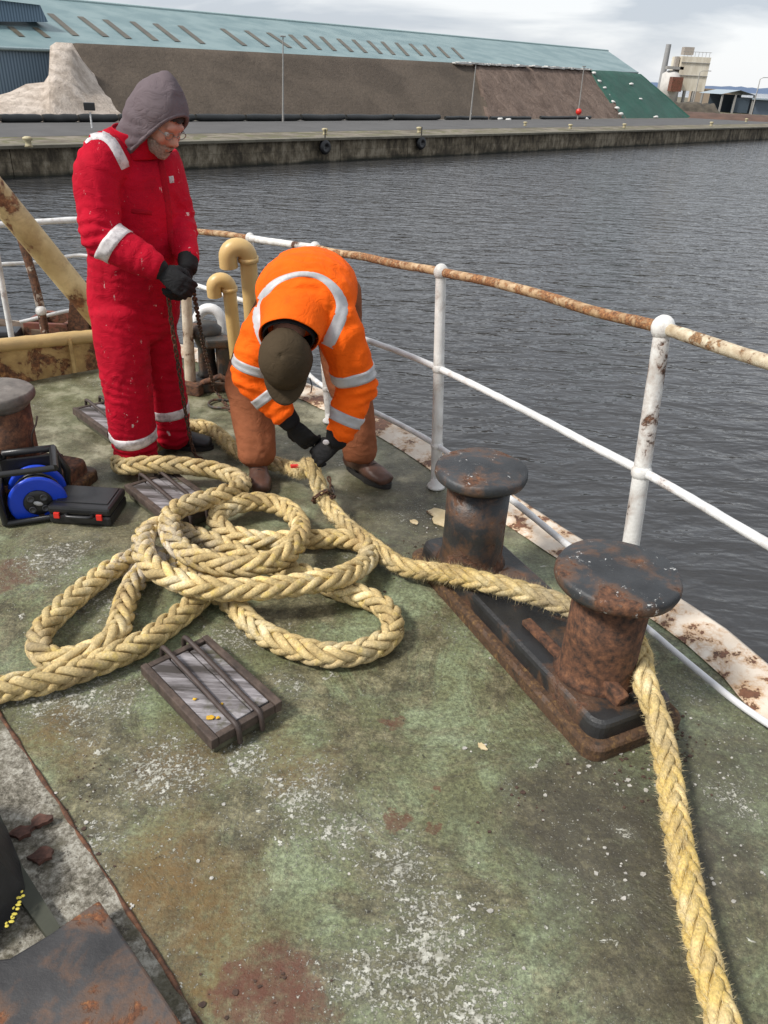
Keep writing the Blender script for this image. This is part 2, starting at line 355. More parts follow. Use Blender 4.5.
# ---------------------------------------------------------------- the ship's deck
edge=[(2.1,-6),(1.95,-2),(1.72,.2),(1.52,1.3),(1.346,2.062),(1.19,2.38),(1.02,2.62),(.838,2.86),(.615,3.2),(.223,3.79),(-.087,4.156),(-.57,4.6),(-1.0,4.93),(-1.6,5.25),(-2.4,5.48),(-3.4,5.6),(-4.6,5.6),(-6.0,5.4)]
EP=catmull([V((x,y,0)) for x,y in edge],.12)
def offs(P,d):
    out=[]
    for i in range(len(P)):
        t=(P[min(i+1,len(P)-1)]-P[max(i-1,0)]).normalized(); out.append(P[i]+V((-t.y,t.x,0))*d)
    return out
IN=offs(EP,.19)
mb=MB(); poly=[(p.x,p.y) for p in EP]+[(-6,-6)]; 
mb.prism(poly,-.12,0); deck=mb.build('deck',m_deck); tag(deck,kind='structure')
mb=MB(); n=len(EP)
prof=lambda i:[(offs_in[i],.004),(offs_in2[i],.022),(EP[i],.024),(EP[i],-.16)]
offs_in=IN; offs_in2=offs(EP,.165)
vs=[];fs=[]
for i in range(n):
    jag=.014*noise.noise(V((i*.9,0,3)))
    a=IN[i]+(EP[i]-IN[i])*jag*6
    for p,z in((a,.0045),(offs_in2[i],.012),(EP[i]+(IN[i]-EP[i])*.1,.026),(EP[i],.018),(EP[i]+(EP[i]-IN[i])*.05,-.10),(EP[i],-.2)): vs.append(V((p.x,p.y,z)))
for i in range(n-1):
    for k in range(5): fs.append((i*6+k,i*6+k+1,(i+1)*6+k+1,(i+1)*6+k))
mb.add(vs,fs,True); wy=mb.build('waterway',m_way); tag(wy,kind='structure')
mb=MB(); vs=[];fs=[]
for i,p in enumerate(EP):
    for z,k in((-.12,0),(-1.2,.12),(-2.6,.35),(-5.5,.8)):
        q=p+(IN[i]-p).normalized()*k; vs.append(V((q.x,q.y,z)))
for i in range(n-1):
    for k in range(3): fs.append((i*4+k,i*4+k+1,(i+1)*4+k+1,(i+1)*4+k))
mb.add(vs,fs,True); hl=mb.build('hull',rusty('black_hull_paint',(.02,.02,.022),.35,2,.5)); tag(hl,kind='structure')
# worn pale strip inboard of a weld seam, lower left
m_strip=NT('worn_pale_screed',.75)
s_=m_strip; cc=s_.ramp(s_.math('ADD',s_.math('MULTIPLY',s_.noise(9,6,.7),.4),s_.math('MULTIPLY',s_.noise(70,5,.8),.6)),[(.41,(.065,.057,.038)),(.5,(.21,.19,.15)),(.59,(.42,.40,.34))])
cc=s_.mix(s_.math('MULTIPLY',s_.step(s_.noise(4,6,.7),.50,.60),.75),cc,(.085,.075,.04)); cc=s_.mix(s_.ramp(s_.noise(45,6,.75),[(.58,0),(.62,.85)]),cc,(.05,.042,.03)); s_.set('Base Color',cc); s_.bump(s_.noise(55,8,.75),.9,.008); m_strip=s_.m
A=at(-10,700);B=at(75,830);C_=at(200,1024);D_=at(260,1120)
A0=A+(A-B)*.35
mb=MB(); mb.prism([(p.x,p.y) for p in (A0,A,B,C_,D_)]+[(-.5,-.6),(-2.6,-.6),(-2.6,1.9)],-.01,.005)
st=mb.build('side_strip',m_strip); tag(st,kind='structure')
mb=MB(); pts=catmull([A0,A,B,C_,D_],.03); pts=[p+V((.004*noise.noise(p*9),.004*noise.noise(p*7),.004)) for p in pts]
mb.tube([p-V((0,0,.003)) for p in pts],[.006+.004*noise.noise(p*14) for p in pts],8); tag(mb.build('weld_seam',m_stem_rust,base=B),'thin rusty weld seam along the edge of the pale worn strip','weld seam')
# ---------------------------------------------------------------- water and quay
def grid(name,x0,x1,y0,y1,z,m): 
    mb=MB(); mb.quad((x0,y0,z),(x1,y0,z),(x1,y1,z),(x0,y1,z)); return mb.build(name,m)
tag(grid('water',-3000,6000,-400,9000,-4.3,m_water),kind='structure')
m_quayg=NT('quay_concrete',.85); s_=m_quayg
c1=s_.ramp(s_.noise(.35,6,.6),[(.42,(.10,.082,.058)),(.58,(.20,.172,.132))]); s_.set('Base Color',s_.mix(s_.step(s_.noise(.9,6,.7,s_.mapping(loc=(4,0,0))),.50,.58),c1,(.10,.098,.038))); m_quayg=s_.m
mb=MB(); q=[L(-120,0,-2.8),L(420,0,-2.8),L(420,330,-2.8),L(-120,330,-2.8)]
mb.quad(*q); tag(mb.build('quay_ground',m_quayg),kind='structure')
# darker asphalt lane and brown earth patch behind it
mb=MB(); mb.quad(L(-120,6.5,-2.79),L(420,6.5,-2.79),L(420,19,-2.79),L(-120,19,-2.79)); tag(mb.build('quay_road',plain('wet_asphalt',(.085,.082,.080),.8,var=.2,sc=.4,bump=0)),kind='structure')
m_wall=NT('stained_quay_stone',.85); s_=m_wall
mpw=s_.mapping((1,1,1),(0,0,-math.atan2(UU.y,UU.x)))
sx=s_.n.new('ShaderNodeSeparateXYZ'); s_.ln(sx.inputs[0],mpw)
streak=s_.math('ADD',s_.math('MULTIPLY',s_.noise(1.6,7,.75,s_.mapping((1,1,.5))),.6),s_.math('MULTIPLY',s_.noise(.22,5,.7,s_.mapping((1,1,1))),.4))
c1=s_.ramp(streak,[(.42,(.055,.043,.028)),(.5,(.155,.125,.082)),(.58,(.30,.255,.185))])
br=s_.n.new('ShaderNodeTexBrick'); cb=s_.n.new('ShaderNodeCombineXYZ'); s_.ln(cb.inputs[0],sx.outputs[0]); s_.ln(cb.inputs[1],sx.outputs[2]); s_.ln(br.inputs['Vector'],cb.outputs[0])
br.inputs['Scale'].default_value=.62; br.inputs['Mortar Size'].default_value=.02; br.inputs['Color1'].default_value=(1,1,1,1); br.inputs['Color2'].default_value=(.8,.8,.8,1); br.inputs['Mortar'].default_value=(.72,.72,.72,1); br.inputs['Brick Width'].default_value=1.1; br.inputs['Row Height'].default_value=.35
c1=s_.mix(1,c1,br.outputs['Color'],'MULTIPLY')
tide=s_.ramp(s_.math('ADD',s_.math('MULTIPLY',sx.outputs[2],1),s_.math('MULTIPLY',s_.noise(1.3,4),.5)),[(0,0),(1,1)])
# weed-dark band near the waterline, object space z
zz=s_.math('ADD',s_.math('ADD',sx.outputs[2],.62),s_.math('MULTIPLY',s_.noise(.9,5),.6)); c1=s_.mix(s_.step(zz,.35,.12),c1,(.018,.018,.010)); s_.set('Base Color',c1); m_wall=s_.m
mb=MB()
u=-120.0
while u<420:
    l=min(random.uniform(7,10),420-u); o=random.uniform(-.03,.03); a=L(u,-.1+o,0); b=L(u+l-.06,-.1+o,0)
    c=(a+b)/2; mb.box((c.x+NN.x*.45,c.y+NN.y*.45,-3.65),(l-.05,1.0,1.72),math.atan2(UU.y,UU.x)); u+=l
tag(mb.build('quay_wall',m_wall,base=L(0,0,-3.5)),'long stained stone quay wall across the harbour water','quay wall')
mb=MB(); a=L(150,-.05,0); mb.box((a.x,a.y,-2.72),(540,1.0,.16),math.atan2(UU.y,UU.x))
tag(mb.build('coping',plain('coping_stone',(.15,.135,.10),.85,var=.4,sc=.8,bump=0),base=L(0,0,-2.8)),'pale coping course along the top of the far quay wall','coping')
# ---------------------------------------------------------------- warehouse
m_roof=NT('blue_green_sheet_roof',.5); s_=m_roof; vr=s_.mapping((1,1,1),(0,0,-math.atan2(UU.y,UU.x)))
c1=s_.ramp(s_.noise(.25,5,.6),[(.4,(.13,.205,.215)),(.6,(.195,.275,.28))]); rb=s_.wave(1.2,0,0,vr); c1=s_.mix(1,c1,s_.ramp(rb,[(.2,.82),(.5,1.05)]),'MULTIPLY'); s_.set('Base Color',c1); m_roof=s_.m
m_bwall=NT('blue_sheet_wall',.5); s_=m_bwall; vr=s_.mapping((1,1,1),(0,0,-math.atan2(UU.y,UU.x))); rb=s_.wave(1.1,0,0,vr); s_.set('Base Color',s_.ramp(rb,[(.2,(.07,.12,.17)),(.6,(.15,.22,.29))])); m_bwall=s_.m
wh=thing('warehouse','huge long warehouse with pale blue-green sheet roof behind the brown heap','warehouse',L(30,32,-2.8))
Ev0=W(-160,31,32); Ev1=W(638,72,32); Rg0=W(-160,-22,48); Rg1=W(608,51,48); 
Ev0=Ev1+(W(0,47,32)-Ev1)*1.35; Rg0=Rg1+(W(50,-1,48)-Rg1)*1.35
_n=(Ev1-Ev0).cross(Rg1-Ev0); _d=Rg0-CAM; Rg0=CAM+_d*((Ev0-CAM).dot(_n)/_d.dot(_n))
Bk1=Ev1+(Rg1-Ev1)*1.0+NN*16+V((0,0,-3.6)); Bk0=Rg0+NN*16+V((0,0,-3.6))
def down(p): return V((p.x,p.y,-2.8))
mb=MB(); mb.add([Ev0,Ev1,Rg1,Rg0],[(0,1,2,3)],False); mb.add([Rg0,Rg1,Bk1,Bk0],[(0,1,2,3)],False); mb.build('roof',m_roof,wh)
e0=Ev0+NN*.4-V((0,0,.1)); e1=Ev1+NN*.4-V((0,0,.1))
mb=MB(); mb.add([down(e0),down(e1),e1,e0],[(0,1,2,3)],False)
g=[down(e1),down(Bk1),Bk1-V((0,0,.1)),Rg1-V((0,0,.1)),e1]; mb.add([p-UU*.3 for p in g],[list(range(5))],False)
g=[down(e0),down(Bk0),Bk0-V((0,0,.1)),Rg0-V((0,0,.1)),e0]; mb.add(g,[list(range(5))],False); mb.build('wall',m_bwall,wh)
mb=MB(); mb.tube([Rg0+V((0,0,.05)),Rg1+V((0,0,.05))],.18,6); mb.build('ridge_capping',plain('ridge_sheet',(.32,.42,.42),.5,bump=0),wh)
mb=MB(); mb.tube([Ev0-V((0,0,.1)),Ev1-V((0,0,.1))],.16,6); mb.build('gutter',plain('gutter_sheet',(.25,.33,.34),.5,bump=0),wh)
# brown translucent rooflights : parallel bands up the slope
m_light=plain('brown_rooflight',(.085,.07,.045),.5,var=.3,sc=.5,bump=0)
rn=(Ev1-Ev0).cross(Rg0-Ev0).normalized()*.06
if rn.z<0: rn=-rn
base_px=[(10,27,22,37),(35,28,48,38),(50,14,76,36),(80,17,106,37),(105,20,129,39),(132,22,156,41),(155,24,178,42),(180,26,203,44),(222,29,245,46),(246,31,268,47),(268,33,290,48),(290,35,305,49),(305,36,320,50),(321,37,335,51),(338,39,352,52),(353,40,366,53),(368,41,381,54),(382,42,394,55),(396,43,408,56),(410,44,422,56),(424,45,435,57),(438,47,449,58),(452,48,463,59)]
def onroof(px,py):
    nn=(Ev1-Ev0).cross(Rg0-Ev0).normalized(); d=ray(px,py); return CAM+d*((Ev0-CAM).dot(nn)/d.dot(nn))
for x0,y0,x1,y1 in base_px:
    a=onroof(x0,y0); b=onroof(x1,y1); wd=UU*(.62 if y0>25 and x0<50 else .75)
    mb=MB(); mb.add([a-wd/2+rn,a+wd/2+rn,b+wd/2+rn,b-wd/2+rn],[(0,1,2,3)],False); mb.build('rooflight',m_light,wh)
# raised block at the left end of the roof
a=W(-70,21,40); b=W(48,22,40); c2=W(-70,-8,40); d2=W(40,5,40)
mb=MB(); mb.add([a,b,d2,c2],[(0,1,2,3)],False); mb.add([b,b+NN*14,d2+NN*14,d2],[(0,1,2,3)],False); mb.build('raised_wall',m_bwall,wh)
mb=MB(); mb.add([c2-NN*.5+V((0,0,.02)),d2-NN*.5+V((0,0,.02)),d2+NN*14+V((0,0,2.2)),c2+NN*14+V((0,0,2.2))],[(0,1,2,3)],False); mb.build('raised_roof',m_roof,wh)
# ---------------------------------------------------------------- heaps against the warehouse
m_heap=NT('brown_aggregate',.9); s_=m_heap; c1=s_.ramp(s_.noise(.18,6,.6,None,.5),[(.4,(.060,.044,.030)),(.6,(.088,.066,.047))])
s_.set('Base Color',s_.mix(1,c1,s_.ramp(s_.noise(3,6,.8),[(.3,.8),(.7,1.2)]),'MULTIPLY')); s_.bump(s_.noise(2,6,.7),.6,.3); m_heap=s_.m
m_heap2=NT('raw_brown_aggregate',.9); s_=m_heap2; c1=s_.ramp(s_.noise(.5,7,.7,s_.mapping((1,1,.3)),1.0),[(.35,(.085,.055,.040)),(.65,(.19,.135,.105))]); s_.set('Base Color',c1); s_.bump(s_.noise(2,6,.7),.9,.4); m_heap2=s_.m
def heap(name,top,bot,vt,m,label,cat,seg=24,rough=.25,back=3.0):
    # a bank: foot along the road, crest against the warehouse
    mb=MB(); vs=[];fs=[]; rows=10
    def lerpp(P,t):
        t*=len(P)-1; i=min(int(t),len(P)-2); f=t-i; return (P[i][0]+(P[i+1][0]-P[i][0])*f,P[i][1]+(P[i+1][1]-P[i][1])*f)
    cols=seg
    for i in range(cols+1):
        tt=lerpp(top,i/cols); bb=lerpp(bot,i/cols); a=W(tt[0],tt[1],vt); b=down(W(bb[0],bb[1],19.6)) 
        for k in range(rows+1):
            f=k/rows; p=b.lerp(a,f); 
            p=p+V((0,0,1))*(rough*noise.noise(p*.35)+rough*.5*noise.noise(p*1.3))*math.sin(PI*min(1,f*1.05)) if 0<k else p
            vs.append(p)
        vs.append(a+NN*back-V((0,0,.2))); vs.append(down(a+NN*back))
    R=rows+3
    for i in range(cols):
        for k in range(R-1): fs.append((i*R+k,(i+1)*R+k,(i+1)*R+k+1,i*R+k+1))
    for i in(0,cols): fs.append([i*R+k for k in range(R)])
    mb.add(vs,fs,True); o=mb.build(name,m,base=down(W(bot[0][0],bot[0][1],19.6))); return tag(o,label,cat)
heap('aggregate_bank',[(76,43),(200,49),(330,56),(478,64)],[(40,121),(200,122),(330,121),(490,120)],28,m_heap,'long smooth dark brown bank of aggregate piled along the warehouse','aggregate bank',60,.12)
heap('open_aggregate',[(474,64),(540,67),(592,70)],[(486,120),(560,120),(626,119)],27.6,m_heap2,'rough lighter brown raw aggregate face between smooth bank and green sheet','aggregate heap',30,.5)
m_tarp=NT('green_netting',.6); s_=m_tarp; s_.set('Base Color',s_.ramp(s_.noise(.3,4),[(.35,(.006,.050,.032)),(.7,(.010,.078,.052))])); s_.bump(s_.noise(.8,5),.5,.4); m_tarp=s_.m
gt=heap('green_sheet',[(590,70),(615,71),(641,74)],[(619,119),(650,119),(692,118)],27.4,m_tarp,'dark green netting sheet draped over the right end of the bank','netting sheet',20,.25)
# sand pile
m_pl=plain('white_sheet',(.62,.61,.58),.6,bump=0)
mb=MB(); rg=random.Random(2)
for (x0,x1,n_) in((457,528,26),(532,592,20)):
    for k in range(n_):
        px=x0+(x1-x0)*k/n_; py=62.5+(px-457)*.052+rg.uniform(-.4,.4); p=W(px,py,27.4); mb.box(p,(rg.uniform(.5,1.1),.7,rg.uniform(.12,.3)),rg.uniform(.5,1.1))
tag(mb.build('crest_sheet',m_pl,base=W(525,66,27.4)),'torn white sheeting along the crest of the raw aggregate','sheeting')
for k,(px,py,v) in enumerate(((594,73,27),(599,81,26),(604,88,25),(608,95,24),(613,102,22.5),(617,108,21),(621,114,20),(640,99,23),(631,84,25.5),(656,117,18.6),(500,119,18.4),(508,120,18.3),(586,119,18.6))):
    mb=MB(); p=W(px,py,v-.3); mb.ball(p,1,10,(.42,.3,.2)); mb.v=[q+noise.noise_vector(q*2)*.1 for q in mb.v]
    lab=['white weight at the top left corner of the green netting','second white weight down the netting\'s left edge','third white weight down the netting\'s left edge','fourth white weight down the netting\'s left edge','fifth white weight down the netting\'s left edge','sixth white weight down the netting\'s left edge','lowest white weight on the netting\'s left edge','white weight in the middle of the green netting','white weight high on the green netting','white weight at the foot of the green netting','white bag left of the pair on the road below raw aggregate','white bag right of the pair on the road below raw aggregate','white bag by the red lamp post box'][k]
    tag(mb.build('sandbag',m_pl,base=p),lab,'sandbag','white weights on and beside the netting')
ms=NT('pale_sand',.9); ms.set('Base Color',ms.ramp(ms.noise(.7,7,.7),[(.4,(.46,.38,.31)),(.6,(.74,.64,.55))])); ms.bump(ms.noise(1.5,7,.75),1,.5); ms=ms.m
mb=MB(); out=[(-40,112),(-20,100),(10,92),(26,84),(44,82),(52,70),(50,46),(56,42),(72,43),(82,60),(92,72),(104,82),(116,92),(126,103),(132,114)]
vs=[];fs=[];rows=8
for i,(px,py) in enumerate(out):
    a=W(px,py,24.5); fx=px; b=down(W(fx,118,18.5)); b.z=-2.8
    a0=a
    for k in range(rows+1):
        f=k/rows; p=b.lerp(a,f); p.z=b.z+(a.z-b.z)*(f**(.75)); p+=V((0,0,.3*noise.noise(p*.8)*math.sin(PI*f))); vs.append(p)
    vs.append(down(a+NN*2.6))
R=rows+2
for i in range(len(out)-1):
    for k in range(R-1): fs.append((i*R+k,(i+1)*R+k,(i+1)*R+k+1,i*R+k+1))
mb.add(vs,fs,True); tag(mb.build('sand_heap',ms,base=down(W(60,118,20))),'steep pale sand heap with a cut cliff face left of the brown bank','sand heap')
# black pipe barrier at the foot of the bank
mbp=plain('black_barrier',(.018,.02,.02),.45,bump=0)
xs=[-40,0,42,78,118,152,195,245,300,345,392,440]
for i in range(len(xs)-1):
    a=W(xs[i]+1,121.3,18.2); b=W(xs[i+1]-1,121.3,18.2); a.z=b.z=-2.8+.32
    mb=MB(); m_=(a+b)/2; pts=[a.lerp(b,k/8)+V((0,0,-.06*math.sin(PI*k/8)+random.uniform(-.03,.03))) for k in range(9)]; mb.tube(pts,[.26]+[.32]*7+[.26],10)
    tag(mb.build('barrier_tube',mbp,base=down(m_)),'black tube barrier lengths lying end to end along the foot of the bank','barrier tube',group='black barrier tubes along the bank foot')
for (p,q) in ((445,487),(490,530),(540,590)):
    a=W(p,120.5,18.4); b=W(q,120.5,18.4); a.z=b.z=-2.6; mb=MB(); mb.tube([a.lerp(b,k/6)+V((0,0,random.uniform(-.05,.05))) for k in range(7)],.2,8)
    tag(mb.build('barrier_tube',mbp,base=a),{445:'thinner black edging tube just right of the barrier row',490:'thinner black edging tube below the light raw aggregate',540:'thinner black edging tube ending beside the green netting'}[p],'edging tube')
# lamp posts
mg=plain('galvanised_pole',(.30,.29,.27),.5,bump=0)
for (x1,y1,x0,y0,lab) in((283,37,283,121,'thin pale lamp post before the smooth bank, leftmost of three tall ones'),(476,64,470,121,'thin pale lamp post where smooth bank meets raw aggregate'),(584,67,578,115,'thin pale lamp post with red box, beside the green netting')):
    b=down(W(x0,y0+.5,17.5)); d=ray(x1,y1); tt=(b.y)/(d.y); tp=CAM+d*tt
    o=thing('lamp_post',lab,'lamp post',b)
    mb=MB(); mb.tube([b,tp],[.10,.05],8); mb.build('pole',mg,o)
    mb=MB(); mb.box(tp+V((0,-.1,.05)),(.5,.22,.12),.4,bev=.03); mb.build('lamp_head',mg,o)
    if x0==578: mb=MB(); mb.lathe(b+V((0,-.12,1.0)),[(.001,0),(.4,.0),(.4,.12),(.001,.12)],14,(-.3,-1,0)); mb.build('red_sign',m_red_pl,o)
# quay bollards (yellow), fender chains
m_qb=rusty('quay_bollard_yellow',(.50,.44,.27),.25,5,.6)
for (px,py,lab,s) in((29,147,'yellow quay bollard nearest the sand heap, left of red coverall man',1.1),(325,135,'yellow quay bollard above the first tyre fender',1.0),(419,133,'yellow quay bollard above the second hanging fender',1.0),(525,126,'yellow quay bollard set back below the raw aggregate',.9),(570,129,'yellow quay bollard on the edge below the red lamp post box',1.0),(624,128,'yellow quay bollard on the edge below the green netting',1.0),(711,126,'yellow quay bollard on the edge below the silo tower',1.1),(746,122,'rightmost yellow quay bollard, below the street lamps',1.1)):
    s*=.82; b=at(px,py,-2.64)
    mb=MB(); mb.lathe(b,[(.001,0),(.26*s,0),(.2*s,.1),(.16*s,.3*s),(.3*s,.42*s),(.3*s,.52*s),(.15*s,.58*s),(.001,.58*s)],16,sy=.8)
    tag(mb.build('quay_bollard',m_qb,base=b),lab,'bollard','yellow bollards on the far quay')
for px,py,lab in((325,147,'dark round fender hanging on quay wall nearer the red coverall man'),(421,143,'dark hanging fender on quay wall above the orange jacket\'s right side')):
    a=W(px,py,-.45); mb=MB()
    mb.lathe(a,[(.16,-.18),(.42,-.2),(.52,-.05),(.52,.05),(.42,.2),(.16,.18),(.14,0)],16,-NN); mb.tube([a,a+V((0,0,1.2))],.05,6)
    tag(mb.build('fender',m_black_pl,base=a),lab,'fender')
# white post with camera box by the sand heap
b=at(92,128,-2.64); o=thing('meter_post','short white post with small black box, before the sand heap','post',b)
tp=aty(90,112,b.y); mb=MB(); mb.tube([b,tp],.06,8); mb.build('pole',m_white,o); mb=MB(); mb.box(tp+V((0,0,.35)),(.75,.5,.5),.3,bev=.05); mb.build('box',m_black_pl,o)
# distant plant: silo tower, small silo, chimney, shed, earth bank, hills
m_silo=NT('cream_silo_sheet',.6); s_=m_silo; s_.set('Base Color',s_.ramp(s_.noise(.3,6,.7,s_.mapping((1,1,.25))),[(.4,(.52,.46,.36)),(.6,(.74,.69,.58))])); m_silo=s_.m
def block(mb,px0,px1,py1,Y,py0,dep):
    a=aty(px0,py0,Y); b=aty(px1,py0,Y); tz=aty((px0+px1)/2,py1,Y).z; z0=(a.z+b.z)/2
    a.z=b.z=z0; mb.add([V((a.x,a.y,z0)),V((b.x,b.y,z0)),V((b.x,b.y+dep,z0)),V((a.x,a.y+dep,z0)),V((a.x,a.y,tz)),V((b.x,b.y,tz)),V((b.x,b.y+dep,tz)),V((a.x,a.y+dep,tz))],[(0,1,5,4),(1,2,6,5),(2,3,7,6),(3,0,4,7),(4,5,6,7)],False); return a,b,z0,tz
Y=240
so=thing('silo_tower','tall cream boxy silo tower on legs on the far shore','silo',V((aty(690,100,Y).x,Y,-2.8)))
mb=MB(); a,b,z0,tz=block(mb,675.5,704,56.5,Y,91,9); mb.build('tower_body',m_silo,so)
for f in(.0,.33,.66,1.0):
    for dy in(0,8.4): 
        p=a.lerp(b,f*.96+.02)+V((0,dy+.2,0)); mb=MB(); mb.tube([V((p.x,p.y,-2.8)),V((p.x,p.y,z0))],.35,6); mb.build('leg',mg,so)
mb=MB()
for hz in(z0+3.6,z0+6.6): mb.box(((a.x+b.x)/2,Y-.12,hz),((b-a).length,.2,.18))
for k in range(8): mb.box((a.x+(b.x-a.x)*(k+.5)/8,Y+.3,tz+.55),(.08,.08,1.1))
mb.box(((a.x+b.x)/2,Y+.3,tz+1.1),((b-a).length,.1,.1)); mb.build('railing',mg,so)
mb=MB(); mb.box((a.x+2.0,Y+3,tz+1.3),(2.6,2.6,1.8)); mb.box((a.x-.7,Y+2,(z0+tz)/2),(.9,1.6,(tz-z0)*.98)); mb.build('lift_housing',plain('grey_sheet',(.35,.31,.27),.6,bump=0),so)
mb=MB(); mb.box((a.x-1.0,Y-2,z0+1.4),(2.8,3,3.4)); mb.build('rusty_hopper',m_redbrown,so)
o=thing('small_silo','smaller white round silo between chimney and cream tower','silo',V((aty(665,100,Y).x,Y,-2.8)))
c0=aty(668,95,Y+2); mb=MB(); mb.lathe(V((c0.x,c0.y,-2.8)),[(2.6,0),(2.6,aty(668,74,Y+2).z+2.8),(1.2,aty(668,72,Y+2).z+3.2)],20); mb.build('shell',plain('white_silo',(.55,.53,.5),.6,sc=.4,bump=0),o)
mb=MB(); mb.box((c0.x,c0.y-1,aty(668,72,Y+2).z+1),(4.4,2,.7)); mb.build('top_platform',mg,o)
c0=aty(659,95,Y+30); mb=MB(); mb.tube([V((c0.x,c0.y,-2.8)),V((c0.x,c0.y,aty(664,44,Y+30).z))],[1.0,.75],14); tag(mb.build('chimney',plain('grey_chimney',(.30,.30,.30),.7,bump=0),base=V((c0.x,c0.y,-2.8))),'tall thin grey chimney left of the cream silo tower','chimney')
o=thing('shed','low dark open-fronted shed with pale blue roof at far right','shed',V((aty(735,105,200).x,200,-2.8)))
a=aty(720,104,200);b=aty(753,104,200); zt=aty(720,94,200).z; zr=aty(736,90,200).z
for x in(a.x,a.x*.6+b.x*.4,b.x-.3): mb=MB(); mb.box((x+.15,200,(zt-2.8)/2),(.35,.35,zt+2.8)); mb.build('post',mg,o)
mb=MB()
mb.add([V((a.x,208,-2.8)),V((b.x,208,-2.8)),V((b.x,208,zt)),V((a.x,208,zt))],[(0,1,2,3)],False); mb.build('wall',plain('dark_blue_back',(.05,.07,.09),.6,bump=0),o); mb=MB(); mb.box(((a.x*.35+b.x*.65),200.5,(zt-2.8)/2-.2),((b.x-a.x)*.5,.3,(zt+2.8)*.8)); mb.build('wall',plain('dark_blue_grey',(.06,.085,.11),.6,bump=0),o)
mx_=(a.x+b.x)/2; mb=MB(); mb.add([V((a.x-.4,199.5,zt)),V((mx_,199.5,zr)),V((b.x+.4,199.5,zt)),V((a.x-.4,215,zt)),V((mx_,215,zr)),V((b.x+.4,215,zt))],[(0,1,4,3),(1,2,5,4)],False)
mb.box((b.x+6,203,zt-.6),(13,8,.3)); mb.build('roof',plain('pale_blue_sheet',(.32,.38,.42),.5,bump=0),o)
mb=MB(); mb.box((b.x+6.5,203.5,(zt-3.2)/2-.3),(12,7,zt+2.2)); mb.build('side_bay',plain('slate_blue',(.10,.13,.17),.6,bump=0),o)
for (x1,y1,x0,y0,Y,lab) in((759,79,753,108,160,'thin street lamp standing right of the low blue-roofed shed'),(697,72,694,100,190,'thin street lamp in front of the cream silo tower')):
    bb=aty(x0,y0,Y); bb.z=-2.8; tp=aty(x1,y1,Y); o=thing('street_lamp',lab,'street lamp',bb)
    mb=MB(); top=V((bb.x,bb.y,tp.z)); mb.tube([bb,top,top+V((.5,0,.25)),top+V((1.6,0,.3))],[.12,.08,.06,.05],8); mb.build('pole',mg,o); mb=MB(); mb.box(top+V((1.9,0,.3)),(.8,.3,.15),bev=.04); mb.build('lamp_head',mg,o)
# reddish earth ridge and rubble wall in front of the plant
m_earth=plain('red_brown_earth',(.10,.055,.038),.95,var=.35,sc=.5,bump=.5,bsc=2)
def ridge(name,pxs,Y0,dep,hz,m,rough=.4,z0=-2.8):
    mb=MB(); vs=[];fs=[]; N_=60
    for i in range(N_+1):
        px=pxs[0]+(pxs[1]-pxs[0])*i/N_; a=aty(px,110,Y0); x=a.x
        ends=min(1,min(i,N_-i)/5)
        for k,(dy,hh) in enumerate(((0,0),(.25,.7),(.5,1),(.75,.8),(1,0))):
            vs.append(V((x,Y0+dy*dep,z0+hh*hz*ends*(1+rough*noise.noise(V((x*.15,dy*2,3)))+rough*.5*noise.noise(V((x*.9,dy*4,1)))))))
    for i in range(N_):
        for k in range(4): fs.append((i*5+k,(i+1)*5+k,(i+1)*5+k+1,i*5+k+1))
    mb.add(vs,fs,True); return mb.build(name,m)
tag(ridge('earth_bank',(668,830),152,14,.85,m_earth),kind='structure')
tag(ridge('rubble_bank',(672,724),185,8,1.9,plain('rubble',(.075,.062,.045),.95,var=.6,sc=.6,bump=.5,bsc=2),.7),kind='structure')
tag(ridge('hills',(600,980),3600,900,21,plain('haze_tinted_hills',(.085,.13,.22),.95,var=.15,sc=.002,bump=0),.45,-6),kind='structure')  # distance haze painted into the hills as a blue base colour
mb=MB(); a=aty(712,97,300); mb.box((a.x,300,-.6),(14,6,4.4)); mb.box((a.x,300,1.75),(14.6,6.6,.3)); tag(mb.build('low_building',plain('tan_render',(.38,.30,.22),.8,bump=0),base=V((a.x,300,-2.8))),'small tan flat building between the silo tower and shed','building')
